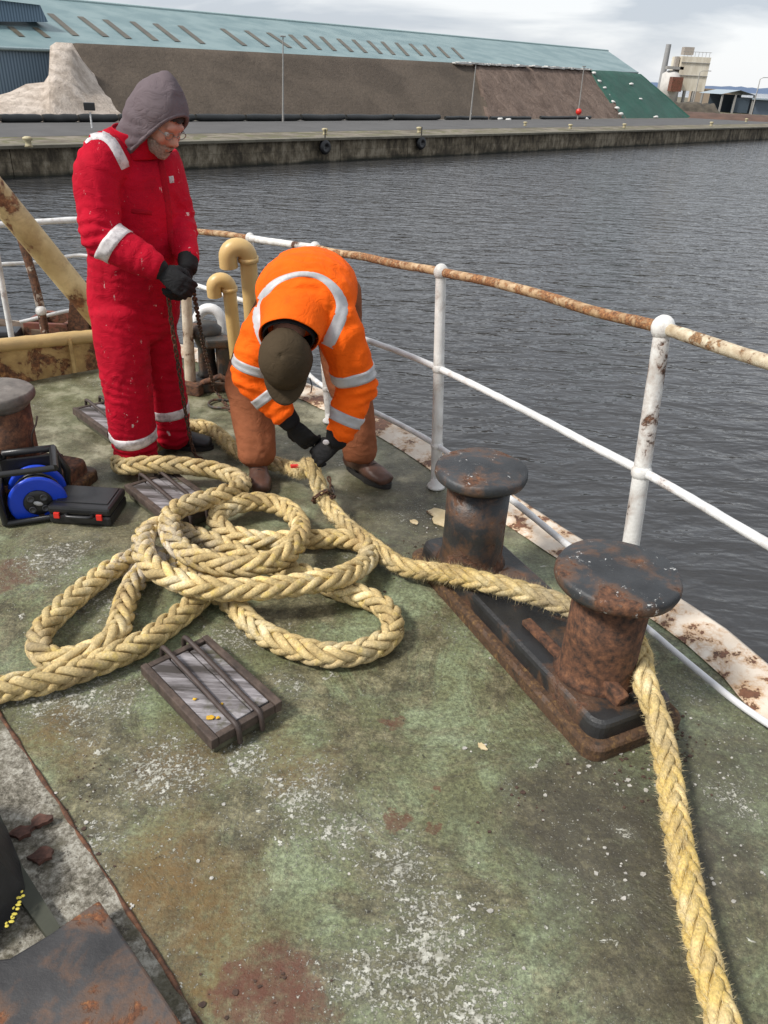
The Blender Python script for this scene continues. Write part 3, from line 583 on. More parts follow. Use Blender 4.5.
# ================================================================ mooring bitts
m_flange=rusty('ochre_rust_flange',(.022,.020,.018),.55,11,.6,paint2=(.04,.034,.028),rc=((.035,.020,.012),(.085,.044,.020),(.19,.11,.04)))
def bitts(base,axis_deg,lab,stems,hl,hw,mcap,mstem,mbase,capr=.178,stemr=.116,h=.485,name='mooring_bitts',cat='bollard'):
    R=Matrix.Rotation(math.radians(axis_deg),3,'Z'); base=V(base)
    o=thing(name,lab,cat,base)
    def rr(hx,hy,r,n=5):
        pts=[]
        for sx,sy,a0 in((1,1,0),(-1,1,90),(-1,-1,180),(1,-1,270)):
            for k in range(n+1):
                a=math.radians(a0+90*k/n); pts.append(V((sx*(hx-r)+r*math.cos(a),sy*(hy-r)+r*math.sin(a),0)))
        return pts
    def slab(rings):   # rings: (hx,hy,r,z)
        mb=MB(); vs=[];fs=[]
        for hx,hy,r,z in rings:
            for p in rr(hx,hy,r): q=R@p; j=.0025*noise.noise((q+base)*14); vs.append(base+q*(1+j)+V((0,0,z+j)))
        m=len(rr(1,1,.1))
        for i in range(len(rings)-1):
            for k in range(m): fs.append((i*m+k,i*m+(k+1)%m,(i+1)*m+(k+1)%m,(i+1)*m+k))
        fs.append([(len(rings)-1)*m+k for k in range(m)]); mb.add(vs,fs,False); return mb
    slab([(hl,hw,.05,0),(hl,hw,.05,.038),(hl-.005,hw-.005,.048,.046),(hl-.012,hw-.012,.045,.050),(hl-.05,hw-.05,.03,.051)]).build('deck_flange',m_flange,o)
    slab([(hl-.030,hw-.030,.045,.046),(hl-.033,hw-.033,.045,.090),(hl-.037,hw-.037,.043,.101),(hl-.048,hw-.048,.035,.108),(.001,.001,.0005,.1095)]).build('base_casting',mbase,o)
    for (d,jit,h,capr) in stems:
        c=base+R@V((d,jit,0)); mb=MB()
        prof=[(stemr*1.16,.105),(stemr*1.06,.12),(stemr,.15),(stemr*.985,h*.5),(stemr,h-.075)]
        mb.lathe(c,prof,48); st=mb.build('post',mstem[int(d<0)] if isinstance(mstem,tuple) else mstem,o)
        mb=MB(); pr=[(stemr*.95,h-.075),(stemr*1.1,h-.052),(capr*.90,h-.046),(capr*.975,h-.040),(capr,h-.027),(capr*.995,h-.012),(capr*.975,h-.003),(capr*.94,h),(capr*.4,h+.003),(.002,h+.003)]
        k=len(mb.v); mb.lathe(c,pr,56)
        for i,v in enumerate(mb.v): mb.v[i]=v+(v-c)*(.012*noise.noise(v*9+V((d,0,0))))*V((1,1,0)).length
        mb.build('cap',mcap,o)
    return o,R
m_cap_b=rusty('chipped_black_bollard_cap',(.024,.026,.029),.27,9,.5,paint2=(.045,.048,.052))
def flecked(m,amount=.55):
    # bird-dropping flecks on a rusty material
    nt=m.node_tree; b=nt.nodes['Principled BSDF']; src=b.inputs['Base Color'].links[0].from_socket
    tc=nt.nodes.new('ShaderNodeTexCoord'); n1=nt.nodes.new('ShaderNodeTexNoise'); n1.inputs['Scale'].default_value=26; n1.inputs['Detail'].default_value=7; n1.inputs['Roughness'].default_value=.8
    nt.links.new(tc.outputs['Object'],n1.inputs['Vector']); r=nt.nodes.new('ShaderNodeValToRGB'); r.color_ramp.elements[0].position=amount; r.color_ramp.elements[1].position=amount+.03; nt.links.new(n1.outputs[0],r.inputs[0])
    mx=nt.nodes.new('ShaderNodeMix'); mx.data_type='RGBA'; nt.links.new(r.outputs[0],mx.inputs[0]); nt.links.new(src,mx.inputs[6]); mx.inputs[7].default_value=(.55,.55,.53,1); nt.links.new(mx.outputs[2],b.inputs['Base Color'])
flecked(m_cap_b,.615)
BA=math.degrees(math.atan2(-.61,.31))
bc=V((.535,2.195,0))
bo,BR=bitts(bc,BA,'pair of rusting black mooring posts on one base plate, hawser wrapped round the nearer','x' and [(-.355,-.035,.505,.168),(.345,.004,.487,.184)],.585,.185,m_cap_b,(m_stem_rust,m_black_rust),m_bitt_base)
# wedge lug at the foot of the near post and a bar along the casting
def oriented_box(mb,c,d,ang,tilt=0,bev=.006):
    mb.box(c,d,rot=Matrix.Rotation(ang,3,'Z')@Matrix.Rotation(tilt,3,'Y'),bev=bev)
mb=MB(); c=at(606,683,.14); oriented_box(mb,c,(.15,.045,.05),math.radians(BA+8),.28,.012); mb.build('lug',m_stem_rust,bo)
mb=MB(); c=at(545,640,.118); oriented_box(mb,c,(.22,.035,.022),math.radians(BA),0,.006); mb.build('bar',m_stem_rust,bo)
# left bollard
lb,_=bitts((-1.80,3.09,0),-12,'rusty brown bollard with grey mushroom cap beside the blue cable reel',[(.12,0,.475,.155)],.42,.22,plain('weathered_grey_cap',(.15,.135,.12),.75,var=.5,sc=14,bump=.6),rusty('dark_red_brown_rust',(.05,.03,.024),.85,6,.65),m_stem_rust,capr=.155,stemr=.125,h=.475,name='mooring_bollard')
# ================================================================ guard rail
def rail(mb,pts,r,wob=.004,n=12):
    P=catmull(pts,.04); P=[p+V((noise.noise(p*3),noise.noise(p*3+V((5,0,0))),noise.noise(p*3+V((0,9,0)))))*wob for p in P]
    mb.tube(P,[r*(1+.10*noise.noise(p*25)) for p in P],n)
gr=thing('guard_rail','white and rusty tubular guard rail curving along the water side of the deck','railing',at(436,488))
tops=dict(a=(250,238,4.6),b=(315,248,4.1),c=(441,272,3.33),d=(663,328,2.3))
T={k:aty(*v) for k,v in tops.items()}
far=[aty(-60,229,4.7),aty(75,220,5.05),aty(186,230,5.0)]
Tend=aty(768,362,1.95); Tend2=Tend+(Tend-T['d'])*4
def seg(name,pts,r,m,wob=.004): mb=MB(); rail(mb,pts,r,wob); return mb.build(name,m,gr)
seg('top_rail',[far[0],far[1]+V((0,0,0)),aty(130,222,5.06)],.019,m_white)['label']='white painted far top rail'
seg('top_rail',[aty(130,222,5.06),far[2],aty(222,234,4.78),T['a']],.018,m_rail_rust)['label']='rusty length of top rail'
seg('top_rail',[T['a'],aty(282,243,4.33),T['b']],.019,m_white_rust)['label']='white length of top rail'
seg('top_rail',[T['b'],aty(375,260,3.7),T['c'],aty(500,284,3.02),aty(590,310,2.62),T['d']],.0185,m_rail_rust,.007)['label']='rusty length of top rail'
seg('top_rail',[T['d'],Tend,Tend2],.0195,rusty('pitted_cream_rail',(.52,.40,.25),.30,40,.65,paint2=(.72,.64,.48),rc=((.09,.045,.02),(.28,.15,.07),(.45,.28,.13))))['label']='pitted cream length of top rail'
def gpost(base,top,r,knobs,m=m_white_rust):
    mb=MB(); base=V(base); top=V(top); P=[base.lerp(top,k/12) for k in range(13)]
    mb.tube(P,[r*(1.12-.16*k/12) for k in range(13)],16)
    p=mb.build('post',m,gr)
    mb=MB(); mb.ball(top,r*1.45,16,(r*1.35,r*1.35,r*1.5)); mb.build('ball_fitting',m,p)
    for k in knobs:
        mb=MB(); c=base.lerp(top,k); mb.ball(c,r*1.35,14,(r*1.28,r*1.28,r*1.3)); mb.build('ball_fitting',m,p)
    mb=MB(); mb.lathe(base,[(r*1.9,-.004),(r*1.8,.006),(r*1.3,.016),(r*1.1,.05)],20); mb.build('foot',m,p)
    return base,top
pc=at(436,486,.01); pb=at(330,421,.01); pd=V((.845,2.16,.012))
gpost(pc,T['c'],.0235,(.58,.21)); gpost(pd,T['d'],.0265,(.58,.19)); gpost(pb,T['b'],.022,(.58,.2)); gpost(at(262,378,.01),T['a'],.02,(.55,.2))
pe=V((1.27,1.30,.012)); te=Tend+(Tend-T['d']).normalized()*.82; gpost(pe,te,.033,(.58,.19))
for x0,xt in((120,112),(190,187)): gpost(aty(x0,338,5.15),aty(xt,223 if x0<150 else 231,5.03),.018,(.5,))
def post_at(b,t,f): return V(b).lerp(V(t),f)
M1=[aty(190,283,5.0),aty(238,299,4.5),post_at(pb,T['b'],.58),post_at(pc,T['c'],.58),post_at(pd,T['d'],.58),post_at(pe,te,.58)]
seg('middle_rail',M1,.0145,m_white,.003)
seg('middle_rail',[aty(-60,268,4.7),aty(40,262,4.95),aty(90,256,5.05),aty(190,283,5.0)],.012,m_white)
seg('lower_rail',[aty(300,365,4.25),post_at(pb,T['b'],.2),post_at(pc,T['c'],.21),post_at(pd,T['d'],.19)],.0135,m_white,.003)
seg('lower_rail',[aty(20,322,4.85),aty(92,308,5.05),aty(150,320,5.05)],.012,m_white)
# leaning rusty stay and slim post at far left
mb=MB(); P=[aty(47,345,4.75),aty(42,315,4.78),aty(34,280,4.84),aty(18,228,4.9)]; mb.tube(catmull(P,.05),.026,12); s_=mb.build('stay',rusty('stay_rust',(.62,.56,.48),.55,9,.6),gr); s_['label']='rust-eaten leaning stay'
for q_ in(aty(41,311,4.78),aty(18,226,4.9)): mb=MB(); mb.ball(q_,.035,12); mb.build('ball_fitting',m_white_rust,s_)
mb=MB(); mb.tube([aty(12,340,4.7),aty(0,272,4.7),aty(-8,228,4.7)],.018,10); mb.build('post',m_white,gr)
# white hose lying along the waterway
hp=[(585,585,.03),(610,603,.03),(640,622,.03),(675,652,.03),(710,681,.03),(740,705,.03),(768,724,.03),(800,745,.03),(850,790,.03)]
mb=MB(); P=smoothpath(catmull([at(*h) for h in hp],.02),6); mb.tube(P,.0115,12)
tag(mb.build('hose',plain('white_hose',(.66,.66,.67),.35,var=.1,bump=0),base=at(640,622)),'thin white hose lying along the rusty cream deck edge','hose')
# ================================================================ gooseneck vents
def vent(bpx,top,r,rad,lab,d):
    b=at(*bpx); tp=aty(*top); o=thing('gooseneck_vent',lab,'vent pipe',b); d=V(d).normalized()
    mb=MB(); mb.tube([b,b.lerp(tp,.5),tp],[r,r,r*.97],20); mb.build('pipe',m_vent,o)
    up=(tp-b).normalized(); P=[]
    for k in range(13):
        a=PI*k/12; P.append(tp+d*(rad*(1-math.cos(a)))+up*(rad*math.sin(a)))
    P.append(P[-1]-up*.05); mb=MB(); mb.tube(P,[r*1.04]*len(P),20,cap=False); Q=[P[-1]+up*.004-up*k for k in (0,.001)]
    n0=len(mb.v); mb.tube([P[-1]+up*.02,P[-1]+up*.021],r*.98,20); hd=mb.build('hood',m_vent,o)
    mb=MB(); mb.lathe(tp-up*.01,[(r*1.0,-.012),(r*1.18,-.012),(r*1.18,.012),(r*1.0,.012)],24,up); mb.build('collar',m_vent,o)
    mb=MB(); mb.lathe(b,[(r*1.8,0),(r*1.8,.015),(r*1.1,.018)],24); mb.build('flange',m_vent,o)
vent((259,402),(248,257,4.12),.046,.052,'taller cream gooseneck vent pipe behind the orange jacket',(-.92,-.35,0))
vent((240,390),(229,287,4.32),.039,.042,'shorter cream gooseneck vent pipe nearer the red coverall man',(-.92,-.35,0))
# ================================================================ fairlead, curved pipe, cream post
b=at(213,387); o=thing('roller_fairlead','dark weathered roller fairlead below the hanging chain','fairlead',b)
mb=MB(); mb.box(b+V((.0,.02,.03)),(.34,.24,.06),.35,bev=.012); mb.build('base',m_dark_iron,o)
c=aty(206,345,b.y+.05); mb=MB(); mb.lathe(V((c.x,c.y,.05)),[(.075,0),(.055,.03),(.05,.18),(.07,.24),(.095,.26),(.10,.30),(.07,.33),(.001,.335)],24); mb.build('roller',m_dark_iron,o)
mb=MB(); c2=aty(229,352,b.y+.02); mb.box(V((c2.x,c2.y,.17)),(.15,.17,.22),.3,bev=.025); mb.box(V((c2.x-.03,c2.y-.05,.3)),(.19,.12,.05),.3,bev=.012); mb.build('cheek',m_dark_iron,o)
mb=MB(); mb.box(V((b.x-.11,b.y-.13,.035)),(.16,.06,.07),-.3,bev=.01); mb.tube([V((b.x-.04,b.y-.1,.06)),V((b.x+.08,b.y-.13,.12)),V((b.x+.14,b.y-.1,.06))],.018,8); mb.build('pawl',m_stem_rust,o)
mb=MB(); P=[aty(196,340,4.65),aty(197,318,4.65),aty(204,309,4.65),aty(214,309,4.65),aty(222,318,4.65),aty(225,345,4.65)]; mb.tube(smoothpath(catmull(P,.02),3),.032,14)
tag(mb.build('curved_pipe',m_white,base=at(225,372)),'white bent pipe loop behind the dark fairlead','pipe')
mb=MB(); b=at(191,390); tp=aty(186,292,b.y+.02); mb.tube([b,tp],[.034,.03],12); mb.ball(tp,.036); mb.box(b+V((0,0,.02)),(.12,.12,.04),.3,bev=.01)
tag(mb.build('deck_post',rusty('cream_flaking_post',(.55,.44,.30),.35,10,.6,paint2=(.68,.6,.48)),base=b),'short flaking cream post just behind the red man\'s gloves','post')
mb=MB(); ring=at(226,404,.012); P=[ring+V((.10*math.cos(a),.07*math.sin(a),.004*math.sin(3*a))) for a in [2*PI*k/30 for k in range(28)]]; mb.tube(P,.008,8)
tag(mb.build('shackle_ring',m_dark_iron,base=ring),'dark iron ring lying on deck below the fairlead','ring')
# ================================================================ yellow bulwark, boom, bow gear
l=at(-60,398); r_=at(118,364); o=thing('yellow_bulwark','low rust-eaten yellow bulwark with round top pipe behind the red coverall man','bulwark',l.lerp(r_,.5))
hzl=aty(-60,353,l.y).z; hzr=aty(118,334,r_.y).z
mb=MB(); dv=(r_-l).normalized(); nv=V((-dv.y,dv.x,0))*.012
vs=[];fs=[];N_=24
for i in range(N_+1):
    p=l.lerp(r_,i/N_); hz=hzl+(hzr-hzl)*i/N_
    for k in range(6):
        q=p+V((0,0,hz*k/5))+nv*(.9*noise.noise(p*5+V((0,0,k)))); vs.append(q-nv); 
for i in range(N_):
    for k in range(5): fs.append((i*6+k,(i+1)*6+k,(i+1)*6+k+1,i*6+k+1))
k0=len(vs); vs+= [v+nv*2 for v in vs]; fs+=[tuple(k0+a for a in f[::-1]) for f in list(fs)]
mb.add(vs,fs,True); mb.build('plate',m_yellow_r,o)
mb=MB(); rail(mb,[l+V((0,0,hzl)),l.lerp(r_,.5)+V((0,0,(hzl+hzr)/2)),r_+V((0,0,hzr))],.040,.003,16); mb.build('top_pipe',m_yellow,o)
mb=MB(); 
for f in(.3,.75): p=l.lerp(r_,f); mb.box(p+V((0,-.03,hzl*.45)),(.02,.06,hzl*.8),.2)
mb.build('rib',m_yellow_r,o)
mb=MB(); P=[aty(-60,127,4.35),aty(0,198,4.5),aty(86,302,4.8),aty(108,328,4.9)]; mb.tube(catmull(P,.08),.076,24)
bo_=mb.build('derrick_boom',rusty('yellow_boom_paint',(.62,.42,.17),.40,5,.5,paint2=(.80,.62,.32),rc=((.08,.035,.02),(.22,.09,.04),(.40,.19,.08))),base=at(110,355)); tag(bo_,'thick yellow diagonal boom with rust patches left of the red coverall man','boom')
mb=MB(); p=[aty(66,345,4.85),aty(90,345,4.85),aty(88,318,4.85),aty(70,296,4.85)]; vs=p+[q+V((0,.05,0)) for q in p]; mb.add(vs,[(0,1,2,3),(7,6,5,4),(0,4,5,1),(1,5,6,2),(2,6,7,3),(3,7,4,0)],False); tag(mb.build('boom_bracket',m_stem_rust,base=at(80,345)),'brown rusty bracket plate under the yellow boom','bracket')
def barbox(name,a,b,z,w,m,lab,cat): 
    mb=MB(); a=V(a);b=V(b); c=(a+b)/2; d=b-a; mb.box(V((c.x,c.y,z/2+0.0)),(d.length,w,z),math.atan2(d.y,d.x),bev=.008); return tag(mb.build(name,m,base=V((c.x,c.y,0))),lab,cat)
barbox('deck_beam',aty(-60,322,5.3),aty(50,335,5.0),.14,.10,plain('dark_timber',(.10,.065,.04),.8,var=.5,sc=10),'dark weathered timber beam behind the yellow bulwark','beam')
o=thing('red_coaming','small red-brown open coaming box behind the yellow bulwark','coaming',at(58,345))
c=at(58,343); 
mb=MB(); 
for dx,dy,sx,sy in((-.13,0,.03,.3),(.13,0,.03,.3),(0,-.14,.29,.03),(0,.14,.29,.03)): mb.box(c+V((dx,dy,.09)),(sx,sy,.18),bev=.005)
mb.build('wall',m_redbrown,o); mb=MB(); mb.box(c+V((0,0,.05)),(.22,.24,.02)); mb.build('panel',plain('mossy_plate',(.10,.10,.05),.8),o)
mb=MB(); c=at(8,352); mb.box(c+V((0,0,.08)),(.20,.16,.15),.2,bev=.02); tag(mb.build('black_fitting',m_black_pl,base=c),'small black deck fitting at the far left edge','fitting')
# ================================================================ deck hatches
m_wood=NT('weathered_grey_wood',.7); s_=m_wood; c1=s_.ramp(s_.noise(16,7,.7,s_.mapping((.12,1,1),(0,0,PI/4))),[(.40,(.05,.042,.038)),(.5,(.16,.145,.148)),(.60,(.33,.31,.32))]); c1=s_.mix(s_.step(s_.noise(6,6,.7),.56,.68),c1,(.07,.065,.035)); s_.set('Base Color',c1); s_.bump(s_.noise(16,7,.7,s_.mapping((.12,1,1),(0,0,PI/4))),.8,.006); m_wood=s_.m
m_bar=plain('dark_iron_bar',(.055,.038,.032),.6,var=.4,sc=20,bump=.4)
m_lichen=plain('orange_lichen',(.62,.36,.03),.9,var=.3,sc=60,bump=.5)
m_hframe=plain('decayed_brown_frame',(.075,.052,.040),.75,var=.6,sc=22,bump=.9,bsc=50)
def hatch(lp,lab,closed=True):
    # lp: pixel of its left corner ; long side runs towards -45 degrees
    a=at(lp[0],lp[1],.066); ld=V((.70,-.714,0)); sd_=V((.714,.70,0)); LL=.415; SS=.245
    c=V((a.x,a.y,0))+ld*LL/2+sd_*SS/2; o=thing('deck_hatch',lab,'hatch',c); R=Matrix((ld,sd_,V((0,0,1)))).transposed()
    def P(x,y,z): return c+ld*x+sd_*y+V((0,0,z))
    mb=MB(); 
    mb.box(P(0,0,.016),(LL-.02,SS-.02,.032),rot=R,bev=.01); mb.build('coaming',plain('mossy_coaming',(.085,.082,.05),.85,var=.5,sc=14,bump=.6),o)
    mb=MB(); 
    for s in(-1,1): mb.box(P(0,s*(SS/2-.012),.050),(LL,.024,.036),rot=R,bev=.004); mb.box(P(s*(LL/2-.012),0,.050),(.022,SS-.05,.032),rot=R,bev=.004)
    for v in range(len(mb.v)): mb.v[v]+=V((1,1,.6))*.003*noise.noise(mb.v[v]*30)
    mb.build('frame',m_hframe,o)
    for i in range(3): mb=MB(); mb.box(P(0,(i-1)*.066,.054+.003*(i%2)),(LL-.045-.01*i,.062,.016),rot=R,bev=.004); mb.build('plank',m_wood,o)
    for y in(-.036,.043):
        mb=MB(); pts=[P(-LL/2-.02,y,.045),P(-LL/2-.012,y,.085),P(-LL/2+.02,y,.094),P(0,y+.004,.076),P(LL/2-.06,y,.073),P(LL/2-.01,y,.072),P(LL/2+.006,y,.058),P(LL/2+.008,y,.01)]
        mb.tube(smoothpath(catmull(pts,.01),2),.0085,8); mb.build('bar',m_bar,o)
    return o,P
h1,P1=hatch((140,666),'nearest deck hatch, grey planks held by two dark iron bars with orange lichen')
for (x,y,r) in((.125,-.075,.013),(.03,-.07,.006),(.14,-.06,.006),(.1,-.02,.005)):
    mb=MB(); mb.ball(P1(x,y,.066),r,9,(r,r*.8,.003)); mb.v=[v+noise.noise_vector(v*160)*.004 for v in mb.v]; mb.build('lichen_spot',m_lichen,h1)
hatch((124,485),'middle deck hatch partly covered by the top loop of the hawser')
hatch((72,408),'farthest deck hatch, just behind the red coverall man\'s leg')
# ================================================================ rope
R_=.0435
def plait(path,R=R_,P=.30,name='rope'):
    """8-strand square plait swept along a path -> MB with uv"""
    path=resample(path,.009); path=smoothpath(path,4); fr=frames(path); n=len(path); mb=MB(); K=8
    # twist the frame slowly, as laid rope does
    S=[0]; 
    for a,b in zip(path,path[1:]): S.append(S[-1]+(b-a).length)
    rng=random.Random(3); Ltot=S[-1]; import bisect
    RA=lambda s_:1-.13*max(0,min(1,(s_/Ltot-.70)/.06))
    def pt(s_,an,r):
        r*=RA(s_)
        s_=max(0,min(Ltot-1e-4,s_)); i=min(max(bisect.bisect_right(S,s_)-1,0),n-2); f=(s_-S[i])/max(1e-9,S[i+1]-S[i])
        p=path[i].lerp(path[i+1],f); a=fr[i][1].lerp(fr[i+1][1],f); b=fr[i][2].lerp(fr[i+1][2],f)
        return p+a*(r*math.cos(an))+b*(r*math.sin(an)),a*math.cos(an)+b*math.sin(an)
    SP=.062; M_=13
    for col in range(4):
        sgn=1 if col%2==0 else -1; s0=(SP/2 if col%2 else 0)
        for k in range(int(Ltot/SP)+2):
            sc=s0+k*SP+rng.uniform(-.004,.004); LG=.128*rng.uniform(.93,1.07); tk=rng.uniform(.93,1.08); lift=rng.uniform(-.03,.03)
            base=PI/4+col*PI/2+.30*math.sin(sc*.8)+rng.uniform(-.05,.05); C=[];U=[]
            for m in range(M_):
                t=m/(M_-1)*2-1
                an=base+sgn*(t*.98+.10*math.sin(PI*t)); r=R*(.77+lift-.40*abs(t)**2.4+.05*t*(-1))
                c,u=pt(sc+t*LG/2,an,r); C.append(c);U.append(u)
            vs=[];fs=[];uv=[]; r0=rng.random()*5
            for m in range(M_):
                t=m/(M_-1)*2-1; tg=(C[min(m+1,M_-1)]-C[max(m-1,0)]).normalized(); rd=(U[m]-tg*U[m].dot(tg)).normalized(); sd=tg.cross(rd); w_=RA(sc)*tk*max(.25,(1-abs(t)**3.5)**.5)
                for q in range(K):
                    an=2*PI*q/K; vs.append(C[m]+rd*(R*.25*w_*math.cos(an))+sd*(R*.345*w_*math.sin(an)))
            for m in range(M_-1):
                for q in range(K):
                    fs.append((m*K+q,m*K+(q+1)%K,(m+1)*K+(q+1)%K,(m+1)*K+q)); u0=r0+m*.06; u1=r0+(m+1)*.06
                    uv.append(((u0,q/K+u0*1.1),(u0,(q+1)/K+u0*1.1),(u1,(q+1)/K+u1*1.1),(u1,q/K+u1*1.1)))
            mb.add(vs,fs,True,uv)
    mb.tube(path,R*.62,10)
    return mb,path,fr,S
HX=[ # (px,py,z)
(-60,700,.05),(0,689,.05),(35,683,.05),(72,673,.052),(110,658,.052),(143,643,.05),(168,625,.05),(190,607,.05),(207,590,.05),(212,576,.05),(200,563,.045),(178,556,.045),(158,560,.05),(146,569,.05),
(135,581,.05),(127,598,.05),(122,615,.05),(117,635,.05),(98,650,.05),(66,661,.05),(42,656,.05),(37,640,.05),(50,620,.05),(75,597,.05),(106,573,.05),(134,558,.05),(158,556,.05),(185,572,.045),(212,589,.045),
(235,606,.05),(246,620,.05),(261,632,.05),(282,643,.05),(304,650,.05),(330,656,.05),(356,653,.05),(380,645,.05),(393,632,.05),(392,617,.05),(382,605,.05),(367,597,.05),(348,593,.05),(325,583,.05),(296,572,.045),(262,562,.045),(236,552,.05),(210,541,.05),(182,532,.06),
(163,525,.10),(148,530,.13),(142,547,.14),(152,567,.14),(171,578,.14),(194,586,.14),(221,590,.14),(251,589,.14),(282,587,.14),(308,583,.14),(334,579,.13),(354,571,.10),(367,561,.07),(369,549,.055),(356,541,.05),(334,538,.05),(311,540,.05),(287,540,.05),(262,541,.05),(238,537,.05),(222,529,.05),(214,517,.06),(224,508,.085),
(245,502,.09),(268,502,.08),(288,510,.08),(300,524,.10),(300,538,.13),(290,551,.14),(272,561,.145),(250,567,.145),(230,567,.14),(211,562,.14),(190,555,.14),(176,544,.14),(169,530,.15),(169,517,.15),(180,507,.15),(205,500,.14),(228,493,.13),(242,487,.10),(241,480,.08),(229,474,.08),(210,469,.09),(186,466,.11),(160,464,.12),(138,465,.11),(124,467,.08),
(118,461,.05),(128,455,.05),(150,447,.05),(172,434,.05),(190,426,.05),(208,428,.05),(222,438,.05),(235,450,.05),(254,460,.05),(276,464,.05),(292,469,.06),(303,471,.12)]
hands=[aty(309,463,3.03),aty(315,474,3.0)]
P=[at(*h) for h in HX]+hands+[at(322,496,.10)]
HX2=[(332,511,.06),(347,527,.055),(366,541,.055),(385,556,.055),(402,567,.055),(420,570,.07),(440,572,.10),(465,577,.15),(490,583,.155),(515,589,.155),(540,597,.155)]
P+=[at(*h) for h in HX2]
cn=bc+BR@V((.345,0,0))   # near post: pass behind it
def arc(a,z,r=.175): return V((cn.x+r*math.cos(math.radians(a)),cn.y+r*math.sin(math.radians(a)),z))
P+=[V((.625,2.165,.158)),V((.71,2.11,.16)),V((.79,2.04,.165)),V((.835,1.95,.165))]
HX3=[(644,683,.155),(655,710,.12),(664,745,.07),(670,785,.05),(677,830,.05),(684,870,.05),(693,910,.05),(703,955,.05),(716,1000,.05),(728,1040,.05),(745,1100,.05)]
P+=[at(*h) for h in HX3]
path=smoothpath(resample(catmull(P,.02),.02),5)
rp_,rpath,rfr,rS=plait(path)
rope=rp_.build('mooring_hawser',m_rope,base=at(250,580)); tag(rope,'thick yellow-beige plaited hawser coiled loosely on deck and led round the bollards','rope')
# frayed fibres
rng=random.Random(5); mb=MB()
ib=min(range(len(rpath)),key=lambda i:(rpath[i]-at(495,584,.155)).length)
Ln=rS[-1]
for k in range(60000):
    i=rng.randrange(len(rpath)-1); s=rS[i]
    p=rpath[i]; t_,a,b=rfr[i]; an=rng.random()*2*PI
    rd=a*math.cos(an)+b*math.sin(an); 
    hairy=1.0 if i>len(rpath)*.73 else .40
    if rng.random()>hairy: continue
    L_=rng.uniform(.004,.012)*(1.7 if hairy==1 else .8)*(1.5 if abs(i-ib)<40 else 1); q=p+rd*(R_*(.87 if hairy==1 else 1)*rng.uniform(.80,.99)); d=(rd*rng.uniform(.3,1)+t_*rng.uniform(-1,1)+V((0,0,-.1))).normalized()
    sd=d.cross(rd); 
    if sd.length<.01: continue
    sd=sd  .normalized()*.00055; e=q+d*L_; mb.add([q-sd,q+sd,e],[(0,1,2)],False)
fz=mb.build('frayed_fibres',plain('rope_fuzz',(.60,.49,.27),.9,var=.2,bump=0),rope); fz['kind']='stuff'
# ================================================================ chains
def chain_mb(pts,pitch=.026,wr=.0042,ln=.036,wd=.024):
    path=resample(pts,pitch); fr=frames(path); mb=MB()
    for i,(p,(t_,a,b)) in enumerate(zip(path,fr)):
        s=a if i%2 else b; 
        s=(s+ (b if i%2 else a)*.25*math.sin(i*1.7)).normalized(); ring=[]
        hl=ln/2-wd/2
        for k in range(14):
            an=2*PI*k/14; ring.append(p+t_*((wd/2-wr)*math.cos(an)+(hl if math.cos(an)>0 else -hl))+s*((wd/2-wr)*math.sin(an)))
        ring.append(ring[0]); ring.append(ring[1]); mb.tube(ring[:-1],wr,6,cap=False)
    return mb
H1=aty(169,280,3.15); H2=aty(190,282,3.17)
c1=catmull([at(205,466,.012)+V((.05,-.02,0)),at(203,460,.012),at(194,452,.03),aty(186,415,3.42),aty(178,364,3.32),aty(170,310,3.2),H1,H1.lerp(H2,.5)+V((0,0,-.01)),H2,aty(196,305,3.35),aty(200,328,3.6),aty(204,348,3.85),aty(209,368,4.08),at(215,389,.03),at(223,401,.012),at(233,414,.012),at(244,425,.012)],.008)
tag(chain_mb(c1).build('steel_chain',m_chain,base=at(194,452)),'dark steel chain held in the red coverall man\'s gloves and trailing on deck','chain')
def lash(i,n=2,r=R_*1.08):
    p=rpath[i]; t_,a,b=rfr[i]; return [p+a*(r*math.cos(an))+b*(r*math.sin(an))+t_*(.006*an) for an in [2*PI*n*k/20 for k in range(21)]]
def near_i(px,py):
    best=None
    for i,p in enumerate(rpath):
        v=p-CAM; w_=v.dot(cF); x=384+FL*v.dot(cR)/w_; y=512-FL*v.dot(cU)/w_; d=(x-px)**2+(y-py)**2
        if best is None or d<best[0]: best=(d,i)
    return best[1]
tailp=lash(near_i(322,495),1.0); mb=chain_mb(tailp,.02,.004,.030,.021)
t2=catmull([rpath[near_i(318,482)]+V((.05,0,.02)),rpath[near_i(321,492)]+V((.052,-.01,.0)),tailp[0]],.008)
mb2=chain_mb(t2,.02,.004,.030,.021); mb.add(mb2.v,mb2.f); 
t3=catmull([rpath[near_i(316,478)]+V((-.045,0,.04)),rpath[near_i(318,482)]+V((-.052,-.02,.0)),tailp[10]],.008)
tag(mb.build('chain_stopper',m_chain,base=tailp[0]),'short black chain lashed around the hawser below the orange man\'s gloves','chain')
mb=MB(); c=aty(267,464,3.12); mb.box(aty(296,466,3.08),(.05,.018,.014),.2,bev=.004); tag(mb.build('red_tag',m_red_pl,base=aty(296,466,3.08)),'small red tag beside the orange man\'s gloves on the rope','tag')
